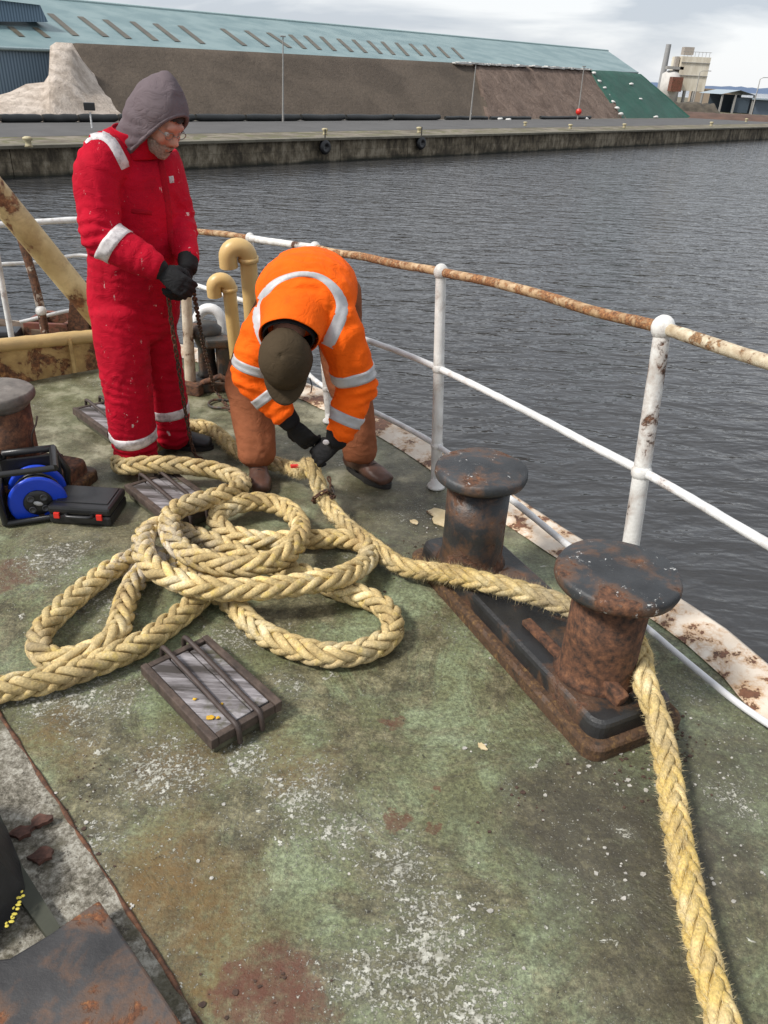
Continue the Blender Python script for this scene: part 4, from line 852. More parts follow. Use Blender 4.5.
# ================================================================ cable reel and tool case
b=at(33,521); o=thing('cable_reel','black-framed extension cable reel with bright blue drum beside the rusty bollard','cable reel',b)
ax=V((.40,-.92,0)).normalized(); sx=V((-ax.y,ax.x,0)); cc=aty(38,497,b.y+.06); r=.114
R3=Matrix((sx,-ax,V((0,0,1)))).transposed()
def disc(c0,m,name,par,ri=.055):
    mb=MB(); mb.lathe(c0,[(ri,-.006),(r,-.006),(r+.003,0),(r,.007),(r*.93,.010),(ri*1.15,.004),(ri,.004)],44,ax); return mb.build(name,m,par)
d1=disc(cc+ax*.045,m_blue_pl,'drum_flange',o); d2=disc(cc-ax*.075,m_blue_pl,'drum_flange',o)
mb=MB(); mb.lathe(cc+ax*.04,[(.001,-.12),(.056,-.12),(.056,.0),(.058,.012),(.052,.017),(.03,.018),(.001,.018)],32,ax); mb.build('hub',m_black_pl,o)
mb=MB(); mb.lathe(cc+ax*.058,[(.001,0),(.013,0),(.013,.004),(.001,.004)],16,ax,sx=1.5,sy=.7); mb.build('badge',plain('grey_badge',(.5,.5,.5),.4,bump=0),o)
for k in range(4):
    mb=MB(); an=PI/4+k*PI/2; q=cc+ax*.06+sx*(.036*math.cos(an))+V((0,0,.036*math.sin(an))); mb.lathe(q,[(.001,0),(.015,0),(.015,.005),(.010,.005),(.010,.002),(.001,.002)],14,ax)
    mb.build('socket',plain('dark_grey_socket',(.06,.06,.065),.4,bump=0),o)
mb=MB(); 
pts=[]
for k in range(220):
    an=k*.35; rr=.070+.010*((k//60)%3); pts.append(cc+ax*(-.065+.1*abs(((k/60)%2)-1))+sx*(rr*math.cos(an))+V((0,0,rr*math.sin(an))))
mb.tube(pts,.006,6); mb.build('wound_cable',m_black_pl,o)
mb=MB(); x0,x1=-.135,.118; z0,z1=.018,.245
for dep in(-.13,.075):
    q=lambda x,z:cc*1.0-V((0,0,cc.z))+ax*dep+sx*x+V((0,0,z))
    loop=[q(x0,z0),q(x1,z0),q(x1+.01,z1*.55),q(x1-.03,z1),q(x0+.03,z1),q(x0-.01,z1*.5),q(x0,z0)]
    if dep>0: loop=[q(x0,z0),q(x1,z0),q(x1,z0+.04)]; mb.tube(loop,.014,8); mb.tube([q(x0,z0),q(x0-.01,.12),q(x0,z1)],.014,8)
    else: mb.tube(loop,.017,8)
qq=lambda d,x,z:cc-V((0,0,cc.z))+ax*d+sx*x+V((0,0,z))
for x,z in((x0,z0),(x1,z0),(x0,z1),(x1-.03,z1)): mb.tube([qq(-.13,x,z),qq(.075,x,z)],.016,8)
mb.tube([qq(.075,x0,z1),qq(.075,x1-.03,z1)],.014,8); mb.box(qq(-.03,-.01,.012),(.26,.2,.014),rot=R3,bev=.004); mb.box(qq(-.105,-.01,.125),(.235,.012,.205),rot=R3,bev=.004); mb.box(qq(-.02,x0+.0,.09),(.014,.19,.13),rot=R3,bev=.004)
mb.build('frame',m_black_pl,o)
cp=catmull([qq(-.05,.1,.16),at(37,452,.10),at(34,438,.22),at(38,420,.22),at(42,455,.13),at(30,456,.125),at(0,462,.125),at(-30,455,.12)],.02)
cp=catmull([at(-40,448,.125),at(0,452,.125),at(30,456,.122),at(50,451,.12),at(62,455,.115)],.02)
mb=MB(); mb.tube(cp,.005,6); mb.tube(catmull([at(38,457,.13),aty(33,445,3.0),aty(32,434,2.98),aty(36,424,2.99),aty(37,416,3.0)],.02),.004,6); tag(mb.build('loose_cable',m_cable,base=at(30,456,.11)),'thin brown cable looped over the left bollard\'s base','cable')
fl=at(50,524);fr_=at(101,527);br_=at(128,505); xd=(fr_-fl).normalized(); wd=.265; yd=V((-xd.y,xd.x,0)); dp=.20
cz=fl+xd*wd/2+yd*dp/2; o=thing('tool_case','black plastic tool case with two red latches beside the cable reel','case',cz); R3=Matrix((xd,yd,V((0,0,1)))).transposed()
mb=MB(); mb.box(cz+V((0,0,.026)),(wd,dp,.046),rot=R3,bev=.012); mb.build('body',m_black_pl,o)
mb=MB(); mb.box(cz+V((0,0,.069)),(wd,dp,.036),rot=R3,bev=.012); mb.box(cz+yd*.012+V((0,0,.088)),(wd*.84,dp*.72,.006),rot=R3,bev=.002); mb.build('lid',m_black_pl,o)
mb=MB(); hb=cz-yd*(dp/2); mb.tube(catmull([hb-xd*.055+V((0,0,.05)),hb-xd*.045-yd*.018+V((0,0,.052)),hb+xd*.045-yd*.018+V((0,0,.052)),hb+xd*.055+V((0,0,.05))],.01),.008,8); mb.build('handle',m_black_pl,o)
for s in(-.095,.085): mb=MB(); mb.box(hb+xd*s-yd*.003+V((0,0,.047)),(.024,.010,.026),rot=R3,bev=.002); mb.build('latch',m_red_pl,o)
# ================================================================ steel gear in the lower left corner
m_plate=rusty('dark_steel_rust_patches',(.020,.020,.022),.30,8,.6,paint2=(.060,.057,.057),rc=((.05,.022,.012),(.16,.060,.025),(.30,.13,.045)))
o=thing('windlass_base','dark steel winch base plate with rust patches in the lower left corner','winch base',at(60,980))
pl=[at(99,900,.06),at(182,1024,.06),at(215,1075,.06),V((-.55,.35,0)),V((-1.3,.3,0)),at(-60,965,.06),at(10,958,.06),at(50,934,.06)]
mb=MB(); mb.prism([(p.x,p.y) for p in pl],.03,.062); mb.build('base_plate',m_plate,o,bevel=.006)
mb=MB(); q=[at(0,815,.02),at(23,868,.02),at(60,926,.03),at(50,940,.03),at(20,900,.03),at(-30,880,.03)]; mb.prism([(p.x,p.y) for p in q],.006,.028); mb.build('gusset',plain('green_black_plate',(.045,.048,.032),.7,var=.4),o)
# black curved drum side at the frame edge
mb=MB(); bt=[at(-30,800,.03),at(6,826,.03),at(20,862,.03),at(25,888,.03),at(14,915,.03),at(-20,955,.03),at(-110,970,.03),at(-120,830,.03)]
ce=sum(bt,V((0,0,0)))/len(bt); tp=[ce+(p-ce)*.80+V((-.02,-.01,.13)) for p in bt]; k=len(bt); mb.add(bt+tp,[(a,(a+1)%k,k+(a+1)%k,k+a) for a in range(k)]+[[k+a for a in range(k)]],False); mb.build('pedestal',plain('dull_black_paint',(.016,.016,.017),.55,var=.5,sc=14,bump=.5),o,bevel=.006)
mb=MB(); 
for k in range(14):
    t_=k/13; p=at(22-13*t_+2*math.sin(k*1.9),892+34*t_,.066); mb.ball(p+noise.noise_vector(V((k*2.3,0,0)))*.006,.004,6,(.003+.002*(k%3),.004,.0015))
mb.build('yellow_lichen',plain('yellow_lichen',(.60,.50,.08),.9,bump=0),o)
def flake(px,py,s,lab,seed):
    rg=random.Random(seed); c=at(px,py,.012); poly=[]
    for k in range(13): a=2*PI*k/13; rr=s*(.7+.5*rg.random()); poly.append((c.x+rr*math.cos(a)*1.15,c.y+rr*math.sin(a)*.8))
    mb=MB(); mb.prism(poly,.006,.016)
    for i,v in enumerate(mb.v): mb.v[i]=v+V((0,0,(v.x-c.x)*.25+.006*noise.noise(v*40)+s*.25))
    tag(mb.build('rust_flake',plain('rust_flake_'+str(seed),(.085,.036,.024),.85,var=.7,sc=45,bump=.8),base=c),lab,'rust flake')
flake(22,834,.026,'brown rust flake farthest left on the pale worn strip',1); flake(41,822,.024,'reddish rust flake, upper right of the three on the pale strip',2); flake(42,857,.028,'large brown rust flake closest to the dark winch base',3)
# loose flakes scattered on the deck : uncountable
rg=random.Random(11); mb=MB()
clusters=[(480,745,25,6),(590,800,60,20),(620,770,40,20),(700,760,60,22),(470,530,45,30),(430,520,30,20),(560,660,30,10),(620,860,50,14),(730,880,40,12),(250,860,90,14),(200,760,60,14),(470,900,80,14),(100,640,60,8),(60,800,40,14),(130,900,20,8),(400,470,40,8),(300,760,60,8)]
for (px,py,sp,n_) in clusters:
    for k in range(n_):
        x=rg.gauss(px,sp*.5); y=rg.gauss(py,sp*.4); 
        if y<430: continue
        c=at(x,y,.001); s=rg.uniform(.0015,.0035)*rg.choice((1,1,1.5,2.4)); m=rg.randint(4,7); a0=rg.random()*6
        poly=[(c.x+s*(.6+.6*rg.random())*math.cos(a0+2*PI*j/m),c.y+s*(.5+.5*rg.random())*math.sin(a0+2*PI*j/m)) for j in range(m)]
        mb.prism(poly,.0005,.0015+s*.25)
tag(mb.build('paint_chips',plain('pale_paint_chips',(.42,.40,.36),.8,var=.5,sc=50,bump=0)),'pale paint chips scattered over the deck','paint chips',kind='stuff')
rg=random.Random(21); mb=MB()
for (px,py,sp,n_) in [(620,745,60,60),(680,740,30,40),(460,545,30,50),(415,555,20,25),(650,780,50,30),(520,800,50,18),(60,850,40,40),(100,790,50,20),(250,1000,60,18),(400,560,30,20)]:
    for k in range(n_):
        x=rg.gauss(px,sp*.5); y=rg.gauss(py,sp*.4); c=at(x,y,.001); s=rg.uniform(.0015,.0035)*rg.choice((1,1,1.6,2.4)); m=rg.randint(4,7); a0=rg.random()*6
        poly=[(c.x+s*(.6+.6*rg.random())*math.cos(a0+2*PI*j/m),c.y+s*(.5+.5*rg.random())*math.sin(a0+2*PI*j/m)) for j in range(m)]
        mb.prism(poly,.0005,.0015+s*.25)
tag(mb.build('rust_scale',plain('rust_scale_bits',(.07,.04,.028),.85,var=.6,sc=50,bump=0)),'dark rust scale bits scattered round the bollard base','rust scale',kind='stuff')
# loose paint sheet by the rail post foot
for (px,py,s,lab,sd_) in((445,520,.085,'curled cream paint sheet flaking off below the second rail post',5),(414,523,.022,'small cream paint chip left of the far bollard',6),(482,748,.017,'pale paint chip on the open green deck left of the bitts',7)):
    rg=random.Random(sd_); c=at(px,py); poly=[]
    for k in range(16): a=2*PI*k/16; rr=s*(.6+.5*rg.random()); p=V((rr*math.cos(a)*.75,rr*math.sin(a)*1.2,0)); p=Matrix.Rotation(.7,3,'Z')@p; poly.append((c.x+p.x,c.y+p.y))
    mb=MB(); mb.prism(poly,.004,.008); tag(mb.build('paint_flake',rusty('ochre_cream_flake_%d'%sd_,(.62,.47,.24),.2,14,.6,paint2=(.74,.62,.40)),base=c),lab,'paint flake')
# ================================================================ people
def loft(mb,st,side,n=20,rnd=True):
    """st: (centre, half width along side, half depth)"""
    C=[V(s[0]) for s in st]; ra=[s[1] for s in st]; rb=[s[2] for s in st]
    # refine with smooth interpolation
    Q=[];A=[];B=[]
    m=len(C)
    def cr(p0,p1,p2,p3,t): return .5*((2*p1)+(p2-p0)*t+(2*p0-5*p1+4*p2-p3)*t*t+(3*p1-p0-3*p2+p3)*t**3)
    for i in range(m-1):
        g=lambda X,j:X[max(0,min(m-1,j))]
        for k in range(5):
            t=k/5; Q.append(cr(g(C,i-1),C[i],C[i+1],g(C,i+2),t)); A.append(cr(g(ra,i-1),ra[i],ra[i+1],g(ra,i+2),t)); B.append(cr(g(rb,i-1),rb[i],rb[i+1],g(rb,i+2),t))
    Q.append(C[-1]);A.append(ra[-1]);B.append(rb[-1])
    if rnd:
        t0=(Q[0]-Q[1]).normalized(); t1=(Q[-1]-Q[-2]).normalized(); r0=min(A[0],B[0]); r1=min(A[-1],B[-1])
        pre=[(Q[0]+t0*r0*f,A[0]*g,B[0]*g) for f,g in((.62,.25),(.5,.6),(.28,.87))]; post=[(Q[-1]+t1*r1*f,A[-1]*g,B[-1]*g) for f,g in((.28,.87),(.5,.6),(.62,.25))]
        Q=[p[0] for p in pre]+Q+[p[0] for p in post]; A=[p[1] for p in pre]+A+[p[1] for p in post]; B=[p[2] for p in pre]+B+[p[2] for p in post]
    vs=[];fs=[]; side=V(side)
    for i,p in enumerate(Q):
        t=(Q[min(i+1,len(Q)-1)]-Q[max(i-1,0)]).normalized(); a=(side-t*side.dot(t)).normalized(); b=t.cross(a)
        for k in range(n):
            an=2*PI*k/n; vs.append(p+a*(A[i]*math.cos(an))+b*(B[i]*math.sin(an)))
    for i in range(len(Q)-1):
        for k in range(n): fs.append((i*n+k,i*n+(k+1)%n,(i+1)*n+(k+1)%n,(i+1)*n+k))
    fs.append([k for k in range(n)][::-1]); fs.append([(len(Q)-1)*n+k for k in range(n)])
    mb.add(vs,fs,True)
def fuse(name,mb,voxel,mat,parent,smooth=6,disp=None,base=None,post=None):
    me=bpy.data.meshes.new('tmp'); me.from_pydata(mb.v,[],mb.f)
    bm=bmesh.new(); bm.from_mesh(me)
    bmesh.ops.recalc_face_normals(bm,faces=bm.faces); bm.to_mesh(me); bm.free()
    o=bpy.data.objects.new('tmp',me); COL.objects.link(o)
    r=o.modifiers.new('r','REMESH'); r.mode='VOXEL'; r.voxel_size=voxel; r.adaptivity=0
    if smooth: s=o.modifiers.new('s','SMOOTH'); s.iterations=smooth; s.factor=.5
    bpy.context.view_layer.update(); dg=bpy.context.evaluated_depsgraph_get(); ev=o.evaluated_get(dg)
    m2=bpy.data.meshes.new_from_object(ev,depsgraph=dg); bpy.data.objects.remove(o)
    m2.name=name
    if disp:
        m2.update(); nr=[v.normal.copy() for v in m2.vertices]
        for v,n_ in zip(m2.vertices,nr): v.co=v.co+n_*disp(v.co,n_)
    m2.update(); bvh=BVHTree.FromPolygons([v.co.copy() for v in m2.vertices],[tuple(p.vertices) for p in m2.polygons])
    if post: post(m2)
    off=worldloc(parent) if parent else V(base)
    for v in m2.vertices: v.co-=off
    for p in m2.polygons: p.use_smooth=True
    m2.materials.clear(); o=link(name,m2,mat,parent)
    if not parent: o.location=off
    return o,bvh
def folds(joints,amp=.006,sc=(9,9,14),seed=0):
    # soft cloth folds everywhere, tight compression folds close to the joints (centre, radius, axis, amp)
    def f(p,n_):
        q=V((p.x*sc[0],p.y*sc[1],p.z*sc[2]))+V((seed,0,0)); q=q+noise.noise_vector(p*5)*.8
        na=noise.noise(q); nb=noise.noise(q*1.9+V((4,4,4))); a=1-2*abs(na); b=1-2*abs(nb); d=amp*(a*.62+b*.22-.3)-amp*(.28*math.exp(-(na/.08)**2)+.10*math.exp(-(nb/.09)**2))
        for c,r,ax,am in joints:
            e=(p-c).length/r
            if e<1.6:
                t=(p-c).dot(ax)+.018*noise.noise(p*11+V((seed,3,1)))+.012*noise.noise(p*23)
                d+=am*math.exp(-e*e*1.5)*math.sin(2*PI*t/.042+2.2*noise.noise(p*7))
        return d
    return f
def band(name,bvh,p0,p1,t,w,mat,parent,tilt=(0,0,0),lim=.22,n=44,off=.004):
    p0=V(p0);p1=V(p1); ax=(p1-p0).normalized()+V(tilt); ax.normalize(); c=p0.lerp(p1,t); a=V((0,0,1)) if abs(ax.z)<.9 else V((1,0,0)); a=(a-ax*a.dot(ax)).normalized(); b=ax.cross(a)
    rows=[(-.5,-.003),(-.5,off),(-.25,off),(0,off),(.25,off),(.5,off),(.5,-.003)]; vs=[];fs=[]; last=.08
    for f,of in rows:
        for k in range(n):
            an=2*PI*k/n; d=a*math.cos(an)+b*math.sin(an); o_=c+ax*(w*f); h=bvh.ray_cast(o_,d,lim)
            rr=(h[0]-o_).length if h[0] else last
            if rr>last*1.35 and k>0: rr=last*1.05
            last=rr; vs.append(o_+d*(rr+of))
        pass
    for i in range(len(rows)-1):
        for k in range(n): fs.append((i*n+k,i*n+(k+1)%n,(i+1)*n+(k+1)%n,(i+1)*n+k))
    mb=MB(); mb.add(vs,fs,True); return mb.build(name,mat,parent)
def stripe(name,bvh,cl,mat,parent,off=.004,across=6,dens=4):
    """strip of tape laid on the garment; cl=(px,py,halfwidth px) centre line"""
    C=[V((x,y,0)) for x,y,_ in cl]; Wd=[h for _,_,h in cl]; P=[];Wq=[]
    Q=[C[0]*2-C[1]]+C+[C[-1]*2-C[-2]]
    for i in range(1,len(Q)-2):
        m=max(2,int((Q[i+1]-Q[i]).length/dens))
        for k in range(m):
            t=k/m; p0,p1,p2,p3=Q[i-1:i+3]; P.append(.5*((2*p1)+(p2-p0)*t+(2*p0-5*p1+4*p2-p3)*t*t+(3*p1-p0-3*p2+p3)*t**3)); Wq.append(Wd[i-1]*(1-t)+Wd[i]*t)
    P.append(C[-1]);Wq.append(Wd[-1]); vs={};fs=[];V_=[]
    for i,p in enumerate(P):
        t=(P[min(i+1,len(P)-1)]-P[max(i-1,0)]).normalized(); nn=V((-t.y,t.x,0))
        for k in range(across+1):
            q=p+nn*(Wq[i]*(2*k/across-1)); d=ray(q.x,q.y).normalized(); h=bvh.ray_cast(CAM,d)
            if h[0]:
                vs[(i,k)]=len(V_); edge_=(k in(0,across) or i in(0,len(P)-1)); nr=h[1] if h[1].dot(d)<0 else -h[1]; V_.append(h[0]+nr*(off if not edge_ else .0005))
    for i in range(len(P)-1):
        for k in range(across):
            q=[(i,k),(i,k+1),(i+1,k+1),(i+1,k)]
            if all(a in vs for a in q):
                ids=[vs[a] for a in q]; 
                if max((V_[ids[a]]-V_[ids[b]]).length for a in range(4) for b in range(a))<.06: fs.append(ids)
    mb=MB(); mb.add(V_,fs,True); return mb.build(name,mat,parent)
def headparts(mb,M,s=1.0,full=True):
    """head at local origin, +y forward, +z up, +x right ; M: 4x4"""
    R=M.to_3x3(); o=M.translation
    def B(c,r): mb.ball(o+R@(V(c)*s),1,18,tuple(x*s for x in r),R)
    B((0,-.012,.035),(.076,.098,.088)); B((0,.02,.0),(.067,.075,.085)); B((0,.038,-.052),(.054,.058,.064)); B((0,.066,-.098),(.026,.024,.022)); B((0,.03,-.085),(.042,.05,.035))
    B((0,.083,.022),(.05,.016,.016))       # brow
    for x in(-.034,.034): B((x,.068,-.026),(.022,.024,.026)); 
    for x in(-.077,.077): B((x,-.004,-.008),(.011,.019,.031)); B((x*1.04,-.008,.008),(.009,.014,.016))
    mb.tube([o+R@(V(p)*s) for p in((0,.088,.012),(0,.100,-.008),(0,.112,-.028),(0,.104,-.040))],[.008*s,.010*s,.014*s,.009*s],10)
    for x in(-.012,.012): B((x,.098,-.034),(.009,.011,.009))
    B((0,.086,-.062),(.024,.011,.007)); B((0,.083,-.074),(.021,.011,.008))
def eyes(M,parent,s=1.0):
    R=M.to_3x3(); o=M.translation
    for x in(-.031,.031):
        mb=MB(); mb.ball(o+R@V((x,.080,-.002)),.0115,12); mb.build('eye',m_eye,parent)
m_eye=plain('eye_white',(.45,.43,.40),.25,bump=0,var=.1)
def frameM(o,fwd,up):
    f=V(fwd).normalized(); u=V(up); u=(u-f*u.dot(f)).normalized(); r=f.cross(u); M=Matrix((r,f,u)).transposed().to_4x4(); M.translation=V(o); return M
def glove(name,wr,fdir,back,thumb,curl,parent,mat,s=1.0,spread=.08,fore=None):
    """five-fingered gloved hand. wr wrist, fdir finger direction, back = back-of-hand normal, thumb=+1/-1 side"""
    M=frameM(wr,fdir,back); R=M.to_3x3(); o=V(wr); mb=MB(); T=lambda x,y,z:o+R@V((x*s,y*s,z*s))
    loft(mb,[(T(0,-.035,0),.031*s,.026*s),(T(0,.0,0),.030*s,.022*s),(T(0,.03,0),.038*s,.020*s),(T(0,.065,0),.043*s,.018*s),(T(0,.088,-.002),.040*s,.015*s)],R@V((1,0,0)),16)
    for x,l,a0 in((.031*thumb,.072,.0),(.010*thumb,.082,.0),(-.012*thumb,.077,.0),(-.032*thumb,.060,.0)):
        p=T(x,.085,0); d=V((x*spread/.03*.35,1,0)).normalized(); pts=[T(x*.9,.06,0),p]; ang=0
        for j,(f_,c_) in enumerate(((.42,curl*.75),(.32,curl*1.1),(.26,curl*.8))):
            ang+=c_; pts.append(pts[-1]+R@(V((d.x,math.cos(ang),-math.sin(ang))).normalized()*(l*f_*s)))
        mb.tube(pts,[.0115*s,.0115*s,.011*s,.0105*s,.0085*s],10); mb.ball(pts[-1],.0086*s,10)
    tp=[T(.025*thumb,.015,-.006),T(.045*thumb,.042,-.016),T(.050*thumb,.070,-.028),T(.040*thumb,.092,-.036)]
    mb.tube(tp,[.015*s,.0145*s,.0125*s,.0095*s],10); mb.ball(tp[-1],.0096*s,10)
    return fuse(name,mb,.0042,mat,parent,3,lambda p,n_:.0012*noise.noise(p*90))[0]
def boot(name,heel,toe,shaft_top,m,parent,s=1.0,low=False):
    heel=V(heel);toe=V(toe); f=(toe-heel); f.z=0; f.normalize(); sd=V((f.y,-f.x,0)); L_=(toe-heel).length
    P=lambda y,z:V((heel.x,heel.y,0))+f*(y*L_)+V((0,0,z)); mb=MB()
    loft(mb,[(P(.04,.055),.036*s,.040*s),(P(.25,.062),.036*s,.045*s),(P(.5,.055),.040*s,.038*s),(P(.72,.045),.047*s,.030*s),(P(.92,.040),.040*s,.025*s)],sd,18)
    if not low: loft(mb,[(P(.2,.06),.040*s,.045*s),(P(.2,.11),.040*s,.046*s),(V(shaft_top),.045*s,.048*s)],sd,18)
    else: loft(mb,[(P(.2,.06),.040*s,.05*s),(P(.22,.095),.042*s,.05*s)],sd,18)
    o,_=fuse(name,mb,.007,m,parent,4,lambda p,n_:.003*noise.noise(p*28)+.0015*noise.noise(p*60))
    mb=MB(); out=[]
    for k in range(28):
        a=2*PI*k/28; y=.5-.52*math.cos(a); w_=(.046 if y>.55 else .037)*s; out.append(P(y,0)+sd*(w_*math.sin(a)*(1.08)))
    mb.prism([(p.x,p.y) for p in out],.003,.026); mb.build('sole',m_sole,o)
    if not low:
        mb=MB()
        for k in range(5):
            c=P(.62-.08*k,.083+.012*k); mb.tube([c-sd*.022,c+V((0,0,.010)),c+sd*.022],.0028,6)
        mb.build('lace',m_cable,o)
    return o
# ---------------------------------------------------------------- person in the red coverall
FW=V((.8,-.6,0)); RT=V((-.6,-.8,0))
red=thing('person','standing person in paint-flecked red coverall and grey hood, holding a chain','person',V((-1.10,3.42,0)))
hb=aty(136,262,3.40)
tor=[(aty(137,140,3.37),.085,.075),(aty(133,150,3.37),.175,.105),(aty(136,170,3.38),.208,.135),(aty(138,200,3.38),.212,.152),(aty(138,235,3.39),.212,.165),(aty(137,268,3.40),.212,.168),(aty(136,300,3.41),.215,.166),(aty(137,325,3.41),.200,.150)]
RS=aty(97,157,3.19);RE=aty(99,236,3.10);RWr=aty(158,268,3.08)
LS=aty(165,164,3.50);LE=aty(181,225,3.42);LWr=aty(189,263,3.24)
rleg=[(aty(118,312,3.30),.112,.125),(aty(122,345,3.28),.112,.118),(aty(127,385,3.27),.108,.108),(aty(131,420,3.29),.106,.108),(aty(135,445,3.31),.100,.102),(aty(137,460,3.33),.094,.098)]
lleg=[(aty(152,312,3.47),.105,.118),(aty(157,345,3.49),.100,.108),(aty(163,375,3.51),.096,.100),(aty(168,405,3.52),.093,.098),(aty(171,425,3.53),.088,.094),(aty(172,437,3.54),.082,.088)]
rarm=[(RS+V((.04,.04,.012)),.092,.090),(RS.lerp(RE,.25),.088,.085),(RS.lerp(RE,.65),.084,.082),(RE,.080,.078),(RE.lerp(RWr,.35),.074,.072),(RE.lerp(RWr,.7),.064,.062),(RE.lerp(RWr,.97),.052,.050)]
larm=[(LS,.070,.072),(LS.lerp(LE,.3),.069,.070),(LS.lerp(LE,.75),.066,.066),(LE,.063,.062),(LE.lerp(LWr,.4),.059,.058),(LE.lerp(LWr,.92),.050,.048)]
hc=aty(159,119,3.30); hf=V((.74,-.42,-.56)).normalized(); HM=frameM(hc,hf,(0.05,0,1))
mb=MB(); sc_=lambda S,k:[(c,a*k,b*k) for c,a,b in S]
loft(mb,sc_(tor,.72),RT); loft(mb,sc_(rleg,.62),RT); loft(mb,sc_(lleg,.62),RT); loft(mb,sc_(rarm,.6)+[(RWr,.03,.028)],(0,0,1)); loft(mb,sc_(larm,.6)+[(LWr,.03,.028)],(0,0,1))
loft(mb,[(aty(137,150,3.37),.07,.07),(aty(141,138,3.35),.058,.06),(hc+HM.to_3x3()@V((0,-.03,-.06)),.055,.058)],RT); headparts(mb,HM)
body,bbvh=fuse('body',mb,.0075,m_skin,red,3); eyes(HM,red)
mb=MB(); loft(mb,tor,RT,28); loft(mb,rleg,RT); loft(mb,lleg,RT); loft(mb,rarm,(0,0,1)); loft(mb,larm,(0,0,1))
J=[(RE,.12,(RS-RE).normalized(),.007),(LE,.10,V((0,0,1)),.006),(aty(136,262,3.38),.22,V((0,0,1)),.004),(rleg[2][0],.16,V((0.3,.2,1)).normalized(),.004),(rleg[4][0],.13,V((0,0,1)),.009),(lleg[2][0],.14,V((0,0,1)),.005),(lleg[4][0],.12,V((0,0,1)),.008),(aty(140,325,3.3),.16,V((.5,0,.8)).normalized(),.005),(RE.lerp(RWr,.75),.08,(RWr-RE).normalized(),.005),(RS,.12,V((.5,0,.8)).normalized(),.005)]
cov,cb=fuse('coverall',mb,.0085,m_red,red,5,folds(J,.017,(6.0,6.0,2.4),3))
band('reflective_strip',cb,RE,RWr,.26,.050,m_reflect_w,cov,(.0,0,-.25)); band('reflective_strip',cb,rleg[3][0],rleg[4][0],.55,.052,m_reflect_w,cov,(.10,0,0)); band('reflective_strip',cb,lleg[2][0],lleg[4][0],.66,.046,m_reflect_w,cov,(.05,0,0))
stripe('reflective_strip',cb,[(84,141,3.5),(91,136,4.2),(102,135,5),(111,141,5),(118,152,5),(126,168,5)],m_reflect_w,cov)
m_redd=cloth('dark_red_seam_cloth',(.36,.004,.016),.3)
stripe('placket',cb,[(160,158,3),(164,180,3),(168,205,3),(170,230,3),(172,262,2.5),(170,290,2.2),(165,318,2)],m_redd,cov,.006); stripe('pocket_flap',cb,[(131,211,2.2),(142,212,2.2),(152,213,2.2)],m_redd,cov,.007); stripe('chest_badge',cb,[(171,176,2.2),(172,183,2.2)],m_reflect_w,cov,.006)
# collar
def ringshell(name,rings,mat,parent,th=.006,gap=None,n=40,side=RT):
    vs=[];fs=[]; side=V(side)
    for c,rs,rf,ax in rings:
        ax=V(ax).normalized(); a=(side-ax*side.dot(ax)).normalized(); b=ax.cross(a)
        for k in range(n): an=2*PI*k/n; vs.append(V(c)+a*(rs*math.cos(an))+b*(rf*math.sin(an)))
    for i in range(len(rings)-1):
        for k in range(n):
            if gap and gap(k/n*360,i): continue
            fs.append((i*n+k,i*n+(k+1)%n,(i+1)*n+(k+1)%n,(i+1)*n+k))
    for i,v in enumerate(vs): vs[i]=v+noise.noise_vector(v*14)*.006
    mb=MB(); mb.add(vs,fs,True); o=mb.build(name,mat,parent); sl=o.modifiers.new('s','SOLIDIFY'); sl.thickness=th; sl.offset=0; ss=o.modifiers.new('u','SUBSURF'); ss.levels=1; ss.render_levels=1; return o
ringshell('collar',[(aty(136,158,3.36),.115,.095,(0,0,1)),(aty(138,146,3.35),.100,.090,(.1,-.05,1)),(aty(139,134,3.34),.098,.092,(.2,-.1,1)),(aty(139,130,3.34),.102,.096,(.2,-.1,1))],m_red,cov,.008)
# hood
mb=MB(); R3=HM.to_3x3(); o3=HM.translation
def HB(c,r): mb.ball(o3+R3@V(c),1,24,r,R3)
HB((0,-.008,.03),(.094,.116,.112)); HB((0,.005,-.03),(.092,.095,.12)); HB((0,-.035,.09),(.055,.06,.06)); HB((0,-.055,-.02),(.086,.078,.11))
loft(mb,[(o3+R3@V((0,-.03,-.02)),.10,.105),(aty(146,135,3.33),.098,.10),(aty(139,147,3.36),.105,.10)],RT,24)
mb.tube([o3+R3@V((0,-.0,.10)),o3+R3@V((0,-.035,.140)),o3+R3@V((0,-.05,.160))],[.06,.034,.014],12)
def cut(me):
    bm=bmesh.new(); bm.from_mesh(me); nl=(R3@V((0,.95,-.36))).normalized(); co=o3+R3@V((0,.050,-.02))
    bmesh.ops.bisect_plane(bm,geom=bm.verts[:]+bm.edges[:]+bm.faces[:],plane_co=co,plane_no=nl,clear_outer=True)
    co2=aty(139,147,3.36)-V((0,0,.05)); bmesh.ops.bisect_plane(bm,geom=bm.verts[:]+bm.edges[:]+bm.faces[:],plane_co=co2,plane_no=(0,0,-1),clear_outer=True)
    bm.to_mesh(me); bm.free()
hood,hbv=fuse('hood',mb,.008,m_hood,red,8,folds([(aty(146,135,3.33),.12,V((.3,0,1)).normalized(),.005)],.006,(7,7,5),8),post=cut)
sl=hood.modifiers.new('s','SOLIDIFY'); sl.thickness=.009; sl.offset=-.2
# rim of the hood
nl=(R3@V((0,.95,-.36))).normalized(); co=o3+R3@V((0,.050,-.02)); a_=R3@V((1,0,0)); b_=nl.cross(a_).normalized(); rim=[]
for k in range(60):
    an=2*PI*k/60; d=a_*math.cos(an)+b_*math.sin(an); h=hbv.ray_cast(co-nl*.002,d,.3)
    if h[0]: rim.append(h[0]-d*.002)
if len(rim)>20: rim.append(rim[0]); rim=smoothpath(rim,2); mb=MB(); mb.tube(rim,.0085,8); mb.build('hem',m_hood,hood)
